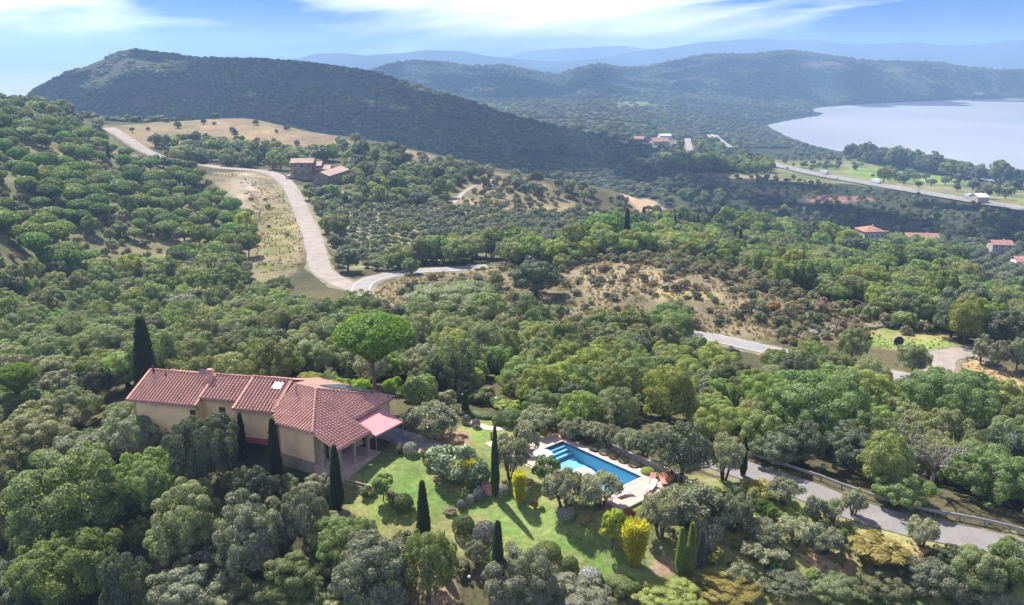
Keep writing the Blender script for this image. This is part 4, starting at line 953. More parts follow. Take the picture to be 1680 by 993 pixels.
for k, (u, v, w, h) in enumerate([(252,262,26,17),(268,266,28,18),(284,268,28,18),(300,270,26,17),(314,272,22,15)]):
    G('oak', u, v, w, h, ['oak_green', 'oak_dark', 'oak_grey', 'oak_green', 'oak_dark'][k], '%s small tree hiding the gravel road behind the pine slope, counted from the left' % ['first', 'second', 'third', 'fourth', 'fifth'][k], name='oak_tree')
N_HAND = len(PLANTS)

# ------------------------------------------------------------------ plants: woods, groves and scrub by plot
CLEAR = [np.array(p, float) for p in (
  [(205,600),(420,612),(520,622),(650,650),(650,705),(590,770),(250,690),(205,660)], [(560,790),(600,730),(760,680),(925,690),(1110,780),(1120,830),(1180,900),(1100,975),(900,930),(640,900)],
  [(1215,745),(1420,800),(1690,872),(1690,905),(1400,862),(1225,800)], [(1142,540),(1250,560),(1250,582),(1142,562)], [(1430,530),(1560,540),(1610,575),(1560,635),(1515,600),(1430,575)],
  [(425,275),(480,300),(540,420),(560,445),(660,440),(660,460),(610,475),(590,490),(470,475),(505,430),(480,320)], [(470,245),(560,250),(560,300),(470,300)], [(170,205),(245,245),(245,255),(170,225)], [(1405,370),(1445,370),(1445,402),(1405,402)], [(1485,378),(1535,378),(1535,395),(1485,395)], [(1622,393),(1656,393),(1656,412),(1622,412)], [(1062,228),(1108,228),(1108,240),(1062,240)])]
clear_far = [120, 118, 95, 196, 205, 330, 470, 540, 620, 620, 640, 1700]
def visible(x, y, z):
    ok = np.ones(x.shape, bool)
    for t in np.linspace(.08, .985, 56):
        ok &= (CAM_H + (z - CAM_H) * t) > ground(x * t, y * t) - .2
    return ok
FIELD = []      # (kind, tone, x, y, s, sz, u, v, w)
def plot(poly, mix, spacing, srange, zs=(.8, 1.3), dens=1.0, rows=None, h=3.0, gap=0.0, gsc=20, edge_clear=True, excl=.8):
    P = plan(poly, h, 40); mn, mx = P.min(0), P.max(0)
    if rows is None:
        nx, ny = int((mx[0] - mn[0]) / spacing) + 1, int((mx[1] - mn[1]) / spacing) + 1
        gx, gy = np.meshgrid(np.arange(nx), np.arange(ny)); x = (mn[0] + (gx + RNG.uniform(-.05, 1.05, gx.shape)) * spacing).ravel(); y = (mn[1] + (gy + RNG.uniform(-.05, 1.05, gx.shape)) * spacing).ravel()
    else:
        ang, across = rows; c = (mn + mx) / 2; R = np.linalg.norm(mx - mn) / 2; a, b = np.meshgrid(np.arange(-R, R, across), np.arange(-R, R, spacing)); a = a + RNG.normal(0, .25, a.shape); b = b + RNG.normal(0, .4, b.shape)
        x = (c[0] + a * math.cos(ang) - b * math.sin(ang)).ravel(); y = (c[1] + a * math.sin(ang) + b * math.cos(ang)).ravel()
    k = in_poly(x, y, P) & (RNG.random(x.shape) < dens)
    if gap: k &= fbm(x / gsc, y / gsc, 91, 2) > gap
    x, y = x[k], y[k]
    for n, (Q, w) in ROADS.items():
        k = dist_line(x, y, Q[::3]) > w / 2 + (1.6 if w < 8 else 4); x, y = x[k], y[k]
    s = RNG.uniform(*srange, x.shape) * (1 + .25 * (fbm(x / 30, y / 30, 14, 2) - .5)); z = ground(x, y)
    k = (z > LAKE_Z + .5); x, y, s, z = x[k], y[k], s[k], z[k]
    k = visible(x, y, z + s * 1.5); x, y, s, z = x[k], y[k], s[k], z[k]
    u, v, w = project(np.stack([x, y, z + s], -1)); r = s * FPX / w; dist = np.hypot(x, y)
    k = (u > -60) & (u < IW + 60) & (v < IH + 60)
    if edge_clear:
        for Q, cf in zip(CLEAR, clear_far):
            for du, dv in ((0, 0), (-.7, 0), (.7, 0), (0, -.6), (0, .6)):
                k &= ~((dist < cf) & in_poly(u + du * r, v + dv * r, Q))
    for q in PLANTS[:N_HAND]:
        if q['w'] > 25: k &= ((x - q['p'][0]) ** 2 + (y - q['p'][1]) ** 2) > (q['s'] * excl + s * .5) ** 2
    kinds = [m[0] for m in mix]; pr = np.array([m[2] for m in mix], float); ch = RNG.choice(len(mix), len(x), p=pr / pr.sum())
    for i in np.nonzero(k)[0]:
        m = mix[ch[i]]; FIELD.append((m[0], m[1], x[i], y[i], s[i] * (m[3] if len(m) > 3 else 1), RNG.uniform(*zs), u[i], v[i], 2 * r[i]))
OAKMIX = [('oak','oak_grey',50),('oak','oak_green',28),('oak','oak_lime',12),('oak','oak_dark',14),('oak','oak_silver',8)]
LIGHT = [('oak','oak_grey',28),('oak','oak_green',32),('oak','oak_lime',36),('oak','oak_dark',12),('scrub','scrub_leaf',8,.7)]
plot([(-70,440),(120,436),(250,436),(400,452),(450,468),(540,474),(600,494),(660,512),(700,560),(720,640),(660,655),(200,640),(150,690),(-70,720)], OAKMIX, 4.6, (2.3, 4.4))
plot([(690,520),(780,505),(900,505),(1100,522),(1140,560),(1240,588),(1330,575),(1440,620),(1500,640),(1560,640),(1760,650),(1760,860),(1600,845),(1400,790),(1250,745),(1180,735),(1080,715),(960,690),(850,655),(720,645)], LIGHT, 4.4, (2.2, 4.2))
plot([(600,425),(700,432),(800,412),(900,428),(1000,408),(1100,408),(1230,432),(1330,472),(1450,505),(1540,540),(1600,560),(1760,600),(1760,470),(1600,480),(1450,440),(1300,398),(1150,366),(1050,368),(985,392),(900,410),(780,402)], LIGHT + [('pine','pine_far',8,1.1),('cypress',None,.6,.25)], 5.2, (2.5, 4.8))
plot([(985,395),(1040,366),(1130,364),(1280,368),(1400,400),(1480,402),(1540,430),(1600,470),(1450,440),(1300,400),(1150,370)], [('oak','oak_green',40),('oak','oak_dark',25),('oak','oak_lime',25),('pine','pine_far',18,1.1),('cypress',None,2,.2)], 6.5, (3.4, 6.5))
plot([(985,375),(1060,352),(1180,352),(1250,372),(1150,385),(1040,400)], [('cypress',None,4,.22),('pine','pine_far',3),('oak','oak_dark',4)], 10, (4, 6), zs=(.7, 1.0))
plot([(250,222),(330,228),(440,238),(560,246),(700,270),(755,280),(745,320),(700,330),(620,330),(560,330),(525,320),(480,300),(470,270),(440,268),(300,262),(250,245)], [('oak','oak_green',40),('oak','oak_grey',30),('oak','oak_dark',22),('oak','oak_lime',8)], 6.5, (2.6, 4.6), dens=.95)
plot([(545,320),(700,325),(760,335),(900,345),(1000,340),(1085,352),(1000,395),(900,408),(780,400),(700,430),(620,435),(560,420),(530,380),(520,340)], [('olive',None,80),('olive','oak_grey',12),('scrub',None,4)], 4.3, (1.6, 2.25), rows=(math.radians(62), 5.6), h=2.0, dens=.95)
plot([(470,300),(560,320),(560,440),(540,400),(515,340)], [('oak','oak_green',35),('oak','oak_grey',35),('oak','dry_leaf',10),('oak','oak_dark',15)], 5.5, (1.8, 3.6))
plot([(545,222),(640,236),(745,262),(870,288),(1000,312),(1100,342),(1060,352),(960,330),(870,315),(760,290),(640,262),(560,240)], [('olive','olive_far',40),('oak','oak_grey',40),('oak','oak_dark',15)], 6.5, (2.0, 3.4), dens=.8)
plot([(740,275),(870,295),(960,330),(950,380),(860,345),(760,335)], [('scrub',None,50),('olive','olive_far',25),('oak','oak_grey',15),('scrub','dry_leaf',25)], 5.0, (1.0, 2.2), dens=.8, h=1.5)
plot([(180,212),(300,200),(400,197),(480,207),(560,232),(680,258),(600,255),(450,245),(330,245),(240,245)], [('scrub','oak_dark',3),('oak','oak_dark',1)], 19, (1.2, 2.2), dens=.55, h=1)
PINES = [('pine','pine_far',60),('oak','oak_green',14,.75),('oak','oak_grey',14,.75),('scrub',None,16,.6),('cypress',None,1.5,.22)]
plot([(-70,205),(100,205),(170,222),(240,258),(330,290),(395,335),(415,385),(405,450),(250,440),(120,440),(-70,445)], PINES, 5.8, (2.7, 4.3), gap=.30, gsc=24)
plot([(-70,205),(100,205),(170,222),(240,258),(330,290),(395,335),(415,385),(405,450),(250,440),(120,440),(-70,445)], [('scrub',None,50),('scrub','dry_leaf',26),('oak','oak_grey',12)], 6.0, (1.0, 2.0), dens=.6, h=1.2)
plot([(-70,160),(60,168),(150,196),(190,212),(150,222),(100,206),(-70,206)], [('oak','oak_green',40),('oak','oak_grey',40),('scrub',None,20,.6)], 8, (2.6, 4.4))
plot([(335,285),(400,285),(415,350),(420,450),(500,440),(495,380),(480,320),(440,300)], [('scrub','dry_leaf',40),('scrub',None,40)], 8, (.6, 1.4), dens=.16, h=.6)
HILL = [(610,482),(660,456),(760,442),(860,432),(940,426),(1000,421),(1100,430),(1200,452),(1330,500),(1470,528),(1555,548),(1420,556),(1320,560),(1250,562),(1150,547),(1000,539),(880,534),(760,524),(640,504)]
plot(HILL, [('scrub','dry_leaf',42),('scrub','scrub_leaf',44),('scrub','rust_leaf',5),('scrub','oak_dark',9)], 3.4, (.6, 1.7), zs=(.7, 1.1), dens=.58, h=.8)
plot([(860,425),(1000,410),(1100,418),(1230,443),(1340,488),(1490,522),(1500,536),(1330,506),(1200,458),(1100,436),(1000,427),(870,437)], [('scrub',None,40),('scrub','oak_grey',30),('scrub','dry_leaf',22),('oak','oak_grey',14)], 2.6, (.9, 1.9), dens=.85, h=1.0)
plot([(640,490),(700,465),(800,450),(860,440),(940,500),(1000,530),(880,530),(760,520)], [('oak','oak_grey',30),('scrub',None,30,.8),('oak','oak_green',20)], 5.0, (1.4, 2.6), dens=.8)
plot([(1200,460),(1330,505),(1470,532),(1400,548),(1300,548),(1250,520)], [('scrub',None,50),('oak','oak_grey',20),('scrub','dry_leaf',20)], 3.4, (1.0, 2.2), dens=.8)
plot([(1480,400),(1700,402),(1700,470),(1600,468),(1540,432)], [('olive',None,90),('oak','oak_green',8)], 6.0, (1.9, 2.6), rows=(math.radians(-35), 7.0), h=2.2)
plot([(1360,384),(1720,390),(1720,410),(1480,406),(1400,402)], [('oak','oak_green',40),('olive','olive_far',40),('oak','oak_dark',20),('pine','pine_far',8)], 8, (2.5, 4.6))
# plain by the lake
plot([(1080,250),(1130,232),(1180,235),(1250,262),(1240,278),(1100,280)], [('oak','oak_green',40),('oak','oak_dark',40),('oak','oak_lime',12)], 13, (4, 7.5), dens=.8)
plot([(1095,268),(1270,266),(1265,281),(1095,279)], [('oak','oak_green',70),('oak','oak_lime',20)], 9, (5, 6.5), zs=(1.1, 1.3))
plot([(1100,285),(1260,284),(1400,304),(1540,322),(1700,345),(1700,362),(1500,350),(1330,335),(1200,325),(1100,310)], [('oak','oak_grey',45),('olive','olive_far',30),('oak','oak_dark',25),('scrub',None,10)], 7.5, (1.3, 2.7), dens=.55)
plot([(1260,255),(1330,245),(1420,258),(1420,275),(1330,278)], [('oak','oak_green',40),('oak','oak_grey',40),('oak','oak_dark',20)], 15, (2.5, 4.5), dens=.4)
plot([(1385,250),(1440,247),(1520,250),(1530,262),(1580,262),(1660,286),(1720,296),(1720,304),(1640,296),(1560,284),(1440,266)], [('oak','oak_dark',70),('oak','oak_green',30)], 12, (7, 13), h=6, dens=.9)
plot([(1440,285),(1600,298),(1720,312),(1720,335),(1560,312),(1450,300)], [('oak','oak_dark',40),('oak','oak_grey',40),('oak','dry_leaf',8)], 26, (3.5, 7.5), dens=.6)
plot([(1180,335),(1480,345),(1720,365),(1720,392),(1480,388),(1350,378),(1150,352)], [('oak','oak_dark',60),('oak','oak_grey',30),('scrub',None,20)], 8, (1.6, 3.4), dens=.72)
plot([(1060,262),(1110,268),(1200,325),(1200,345),(1120,330),(1080,300)], [('oak','oak_dark',70),('oak','oak_grey',20)], 9, (3, 5), dens=.9)
plot([(1400,276),(1450,272),(1470,282),(1420,290)], [('oak','oak_green',1)], 22, (3, 5), dens=.6)
# scrub along the lane and in the lower terrace
plot([(1180,790),(1300,830),(1450,880),(1600,915),(1700,930),(1700,1000),(1180,960),(1120,880)], [('scrub',None,30),('scrub','oak_grey',40),('scrub','grass_blade',40),('scrub','oak_lime',15),('olive',None,14,1.6)], 2.0, (.4, 1.1), h=.6, dens=.7, edge_clear=False, excl=.35)
plot([(1225,750),(1420,803),(1700,872),(1700,880),(1420,812),(1230,762)], [('scrub','grass_blade',50),('scrub','scrub_leaf',30)], 1.6, (.3, .7), h=.4, dens=.75, edge_clear=False)
plot([(560,850),(640,830),(740,900),(900,930),(1050,980),(1000,1000),(560,1000)], [('scrub','oak_grey',40),('scrub',None,30),('scrub','olive_leaf',30)], 2.2, (.4, 1.1), h=.6, dens=.6, edge_clear=False, excl=.35)
plot([(-60,700),(240,680),(400,770),(540,790),(560,850),(540,1000),(-60,1000)], [('oak','oak_grey',40),('oak','oak_green',30),('oak','oak_dark',30)], 3.4, (1.2, 2.2), h=2.0, dens=.75, edge_clear=False, excl=.5)
print('field plants', len(FIELD)); print('terrace', sum(1 for f in FIELD if 1180 < f[6] < 1300 and 840 < f[7] < 940))

LAND = [('the umbrella pine',613,560),('the villa ridge',420,615),('the broad cypress',237,600),('the low bright pine',27,615),('the gravel junction',520,450),('the rocky bank',410,320),('the stone farmhouse',515,270),('the grassy hilltop',390,200),
 ('the pool wall',1000,710),('the dark evergreen',1122,742),('the lane start',1228,770),('the huge leafy oak',1345,668),('the boulder row',1400,545),('the round blue sign',1472,562),('the gravel turnout',1560,590),('the bare tree',1535,745),
 ('the dark oak group',880,456),('the wide flat oak',740,490),('the pale valley road',1195,555),('the orange-roofed house',1425,385),('the long red roof',1510,388),('the green field',1480,285),('the motorway bend',1290,280),('the lakeside grove',1475,255),('the dirt track',790,300),('the bright yellow-green tree',400,362),('the far end of the gravel road',180,212),('the biggest oak',112,822),('the golden tree',1440,905),('the village',1080,235),
 ('the brown hill',1100,470),('the three pale trees',1640,578),('the wide spreading olive',709,688),('the left picture edge',0,420),('the left skyline',40,170),('the right picture edge',1680,470),('the olive slope',800,370),('the gravel road bend',490,340)]
ORD = ['nearest', 'second', 'third', 'fourth', 'fifth', 'sixth', 'seventh', 'eighth', 'ninth', 'tenth', 'eleventh', 'twelfth', 'thirteenth', 'fourteenth', 'fifteenth', 'sixteenth', 'seventeenth', 'eighteenth', 'nineteenth', 'twentieth']
ORD += ['twenty-' + x for x in ('first', 'second', 'third', 'fourth', 'fifth', 'sixth', 'seventh', 'eighth', 'ninth')] + [w for t, n in (('thirt', 'thirty'), ('fort', 'forty'), ('fift', 'fifty'), ('sixt', 'sixty')) for w in [t + 'ieth'] + [n + '-' + x for x in ('first', 'second', 'third', 'fourth', 'fifth', 'sixth', 'seventh', 'eighth', 'ninth')]]
TONE = dict(pine_far='green', oak_grey='grey-green', oak_green='mid-green', oak_lime='light green', oak_dark='dark green', oak_silver='silvery', olive_leaf='grey', olive_far='grey-green', scrub_leaf='olive-brown', dry_leaf='brown', rust_leaf='rusty', clipped_leaf='dark green', bright_leaf='yellow-green', grass_blade='grassy green')
WORD = dict(oak='oak crown', olive='olive tree', pine='rounded pine', cypress='dark cypress', scrub='low bush')
def field_plants():
    by = {}
    for f in FIELD: by.setdefault(f[0], []).append(f)
    rest = []
    for kind, fs in by.items():
        fs.sort(key=lambda f: -f[8]); hand = sum(1 for q in PLANTS[:N_HAND] if (q['name'] or q['pr'].name) == dict(oak='oak_tree', olive='olive_tree', pine='umbrella_pine', cypress='cypress_tree', scrub='scrub_bush')[kind])
        cut = max(0, 300 - hand); single, more = fs[:cut], fs[cut:]
        groups = {}
        for f in single:
            near = min(LAND, key=lambda l: (l[1] - f[6]) ** 2 + (l[2] - f[7]) ** 2); dx, dy = f[6] - near[1], f[7] - near[2]
            side = ('right' if dx > 0 else 'left') if abs(dx) > abs(dy) * 1.3 else ('near' if dy > 0 else 'far')
            groups.setdefault((near[0], side, TONE.get(f[1], {'pine': 'green', 'olive': 'grey', 'scrub': 'olive-brown'}.get(kind, 'slim'))), []).append((dx * dx + dy * dy, f))
        for (ln, side, tone), lst in groups.items():
            lst.sort(key=lambda a: a[0])
            for i, (_, f) in enumerate(lst):
                lab = '%s %s, %s on the %s side from %s' % (tone, WORD[kind], ORD[min(i, len(ORD) - 1)], side, ln)
                lod = ('_near' if f[8] > 56 else '_mid' if f[8] > 22 else '_far') if kind in ('oak', 'olive') else ('_near' if f[8] * (10 if kind == 'cypress' else 1) > 60 else '_far') if kind in ('pine', 'cypress') else ''
                vs = PROTO[kind + lod]; pr = vs[int(RNG.integers(len(vs)))]
                PLANTS.append(dict(kind=kind, base=kind, pr=pr, p=(f[2], f[3], float(ground(f[2], f[3]))), s=f[4], sz=f[4] * f[5], rz=RNG.uniform(0, 6.28), tone=f[1], label=lab, cat=None, name=None, u=f[6], v=f[7], w=f[8], h=f[8], group=dict(oak='woodland oaks', olive='olives of the groves', pine='pines on the left slope', cypress='cypresses in the woods', scrub='scrub bushes')[kind], ys=1))
        rest += more
    src = {}; P, S, Z, I = [], [], [], []
    order = []
    for f in rest:
        kind = f[0]; lod = ('_mid' if f[8] > 30 else '_far') if kind in ('oak', 'olive') else '_far' if kind != 'scrub' else ('_far' if f[8] < 14 else '')
        vs = PROTO[kind + lod]; key = (kind + lod, int(RNG.integers(len(vs))), f[1])
        if key not in src: src[key] = len(order); order.append((vs[key[1]], f[1]))
        P.append((f[2], f[3], float(ground(f[2], f[3])))); S.append(f[4]); Z.append(f[4] * f[5]); I.append(src[key])
    if P: scatter_stuff('woodland', 'unbroken woods, groves and scrub covering the slopes', order, P, np.array(S), np.array(Z), RNG.uniform(0, 6.28, len(P)), I)
    print('single', len(PLANTS), 'in the mass', len(P))
field_plants()

def far_forest():
    pts, s, idx = [], [], []
    rng = np.random.default_rng(9)
    for n, r0, r1, step, sr in (('A', 600, 1650, 5.6, (2.6, 4.2)), ('V', 900, 2600, 13, (3.4, 6.0)), ('B', 2350, 3900, 13.5, (5.5, 8.5))):
        az0, az1 = (-.60, .30) if n == 'A' else (-.12, .62) if n == 'V' else (-.30, .62)
        nr = int((r1 - r0) / step); k = 0
        for i in range(nr):
            r = r0 + (i + .5) * step; na = int(r * (az1 - az0) / step)
            az = az0 + (np.arange(na) + rng.uniform(0, 1, na)) / na * (az1 - az0); rr = r + rng.uniform(-.5, .5, na) * step
            pts.append(np.stack([np.sin(az) * rr, np.cos(az) * rr], -1)); s.append(rng.uniform(*sr, na))
    xy = np.concatenate(pts); s = np.concatenate(s); x, y = xy[:, 0], xy[:, 1]; z = ground(x, y)
    dens = fbm(x / 70, y / 70, 61, 3); cov = np.stack([bil(cover[..., c], x, y) for c in range(3)], -1).sum(-1)
    k = (z > LAKE_Z + 1.2) & (dens > .33 + np.clip((cov - .16) * 2.4, 0, .35)) & visible(x, y, z + s)
    u, v, w = project(np.stack([x, y, z], -1)); k &= (u > -30) & (u < 1710)
    k &= ~((u > 1100) & (v > 244) & (v < 400) & (np.hypot(x, y) < 1500))
    for n, (Q, wd) in ROADS.items(): k &= dist_line(x, y, Q[::2]) > wd / 2 + 7
    x, y, z, s = x[k], y[k], z[k], s[k]
    vs = PROTO['oak_far']; order = [(p, t) for t in ('oak_dark', 'oak_green', 'oak_grey') for p in vs]
    tone = np.where(np.hypot(x, y) > 2300, rng.choice(3, len(x), p=[.93, .05, .02]), rng.choice(3, len(x), p=[.80, .12, .08])); idx = tone * len(vs) + rng.integers(len(vs), size=len(x))
    scatter_stuff('distant_forest', 'dark forest covering the big hills', order, np.stack([x, y, z - .5], -1), s, s * rng.uniform(.5, .9, len(x)), rng.uniform(0, 6.28, len(x)), idx)
    print('far forest', len(x))
far_forest()
def tussocks():
    rng = np.random.default_rng(5); X = []; 
    for poly, step, sr in ((HILL, 1.05, (.25, .6)), ([(335,285),(400,285),(415,350),(420,450),(500,440),(495,380),(480,320),(440,300)], 1.6, (.3, .6)), ([(1390,548),(1460,540),(1545,550),(1570,565),(1540,575),(1420,570)], 1.2, (.2, .4)), ([(1560,588),(1610,585),(1680,615),(1690,640),(1590,625)], 1.2, (.2, .45)), ([(1180,790),(1300,830),(1450,880),(1600,915),(1700,930),(1700,1000),(1180,960)], .8, (.15, .35))):
        P = plan(poly, 0, 40); mn, mx = P.min(0), P.max(0); n = int((mx[0] - mn[0]) * (mx[1] - mn[1]) / step ** 2)
        x = rng.uniform(mn[0], mx[0], n); y = rng.uniform(mn[1], mx[1], n); k = in_poly(x, y, P) & (fbm(x / 5, y / 5, 3, 2) > .38)
        for nm, (Q, w) in ROADS.items(): k &= dist_line(x, y, Q[::3]) > w / 2 + .3
        X.append(np.stack([x[k], y[k], rng.uniform(*sr, k.sum())], -1))
    X = np.concatenate(X); vs = PROTO['tuft']; order = [(p, t) for t in ('straw', 'scrub_leaf', 'dry_leaf') for p in vs]; ch = rng.choice(3, len(X), p=[.62, .13, .25])
    scatter_stuff('dry_grass', 'dry grass tussocks over the brown hill and verges', order, np.stack([X[:, 0], X[:, 1], ground(X[:, 0], X[:, 1])], -1), X[:, 2], X[:, 2], rng.uniform(0, 6.28, len(X)), ch * len(vs) + rng.integers(len(vs), size=len(X)))
    print('tussocks', len(X))
tussocks()
for q in PLANTS: plant_object(q)
# ------------------------------------------------------------------ the villa
def frame(o, az):
    a = math.radians(az); X = Vector((math.cos(a), math.sin(a), 0)); Y = Vector((-math.sin(a), math.cos(a), 0)); o = Vector(o)
    return lambda s, t, z=0.0: o + X * s + Y * t + Vector((0, 0, z))
def wall(mb, A, B, z0, z1, th, holes=()):
    """upright wall slab from A to B (outer face on the right of A->B), with openings (s0, s1, z0, z1)"""
    A = Vector(A); B = Vector(B); d = (B - A).normalized(); n = Vector((d.y, -d.x, 0)); Lw = (B - A).length
    def blk(s0, s1, a, b):
        if s1 - s0 < 1e-3 or b - a < 1e-3: return
        p, q = A + d * s0, A + d * s1; i = -n * th
        mb.hexa([p + Vector((0, 0, a)), q + Vector((0, 0, a)), q + i + Vector((0, 0, a)), p + i + Vector((0, 0, a)), p + Vector((0, 0, b)), q + Vector((0, 0, b)), q + i + Vector((0, 0, b)), p + i + Vector((0, 0, b))])
    s = 0
    for h in sorted(holes):
        blk(s, h[0], z0, z1); blk(h[0], h[1], z0, h[2]); blk(h[0], h[1], h[3], z1); s = h[1]
    blk(s, Lw, z0, z1)
def window(parent, A, B, s0, s1, z0, z1, shutter=None):
    A = Vector(A); B = Vector(B); d = (B - A).normalized(); n = Vector((d.y, -d.x, 0)); up = Vector((0, 0, 1))
    P = lambda s, z, o: A + d * s + up * z + n * o
    mb = MB(); w = .07
    for a, b in (((s0, z0), (s1, z0)), ((s0, z1), (s1, z1)), ((s0, z0), (s0, z1)), ((s1, z0), (s1, z1)), (((s0 + s1) / 2, z0), ((s0 + s1) / 2, z1))):
        mb.bar(P(a[0], a[1], -.12), P(b[0], b[1], -.12), w, w, n)
    f = mb.build('window', MATS['timber'], parent)
    g = MB(); g.poly([P(s0, z0, -.14), P(s1, z0, -.14), P(s1, z1, -.14), P(s0, z1, -.14)]); g.build('pane', MATS['window_glass'], f)
    m = MB(); m.bar(P(s0 - .12, z0 - .05, .03), P(s1 + .12, z0 - .05, .03), .16, .07, up); m.build('sill', MATS['field_stone'], f)
def roof_slope(parent, pts, fall, pitch_step=.42, thick=.16, mat='terracotta_gutter'):
    """pts: eave/ridge outline of one slope (planar, ccw from above); fall: horizontal downhill direction. A slab, and the cover tiles as one row after another."""
    pts = [Vector(p) for p in pts]; mb = MB(); n = len(pts); b = [p - Vector((0, 0, thick)) for p in pts]
    mb.poly(pts); mb.poly(list(reversed(b)))
    for i in range(n): j = (i + 1) % n; mb.poly([pts[i], b[i], b[j], pts[j]])
    mb.build('roof_slab', MATS[mat], parent)
    nn = (pts[1] - pts[0]).cross(pts[2] - pts[1]).normalized()
    if nn.z < 0: nn = -nn
    f = Vector(fall); f.z = 0; f.normalize(); f = (f - nn * f.dot(nn)).normalized(); side = nn.cross(f).normalized(); o = pts[0]
    uv = [((p - o).dot(side), (p - o).dot(f)) for p in pts]; lo, hi = min(u for u, _ in uv), max(u for u, _ in uv)
    k = int((hi - lo) / pitch_step); st = (hi - lo) / max(k, 1)
    for i in range(k):
        c = lo + (i + .5) * st; xs = []
        for a, e in zip(uv, uv[1:] + uv[:1]):
            if (a[0] > c) != (e[0] > c): t = (c - a[0]) / (e[0] - a[0]); xs.append(a[1] + t * (e[1] - a[1]))
        xs.sort()
        for s0, s1 in zip(xs[::2], xs[1::2]):
            if s1 - s0 < .25: continue
            m = MB(); nt = max(1, int(round((s1 - s0) / .46))); tl = (s1 - s0) / nt
            jit = random.uniform(-.012, .012)
            for q in range(nt):
                a0, a1 = s0 + q * tl - .01, s0 + (q + 1) * tl + .03; r0, r1 = st * .27, st * .335; l0, l1 = .0, .035
                v0 = []
                for r, ss, l in ((r0, a0, l0), (r1, a1, l1)):
                    row = []
                    for w in range(5):
                        an = math.pi * w / 4; row.append(o + side * (c + jit + math.cos(an) * r) + f * ss + nn * (math.sin(an) * r * .95 + l + .004))
                    v0.append(row)
                bse = len(m.v); m.v += [tuple(p) for p in v0[0] + v0[1]]
                for w in range(4): m.f.append((bse + w, bse + w + 1, bse + 5 + w + 1, bse + 5 + w))
                m.f.append(tuple(bse + 5 + w for w in range(5)))
            m.build('tile_row', MATS['terracotta'], parent, True)
def ridge_caps(parent, a, b, r=.15):
    a = Vector(a); b = Vector(b); n = max(1, int((b - a).length / .45)); m = MB(); d = (b - a) / n
    for i in range(n):
        p, q = a + d * i, a + d * (i + 1.06); m.tube([p + Vector((0, 0, .02)), q + Vector((0, 0, .06))], [r * .85, r], 8)
    m.build('ridge_caps', MATS['ridge_tile'], parent, True)

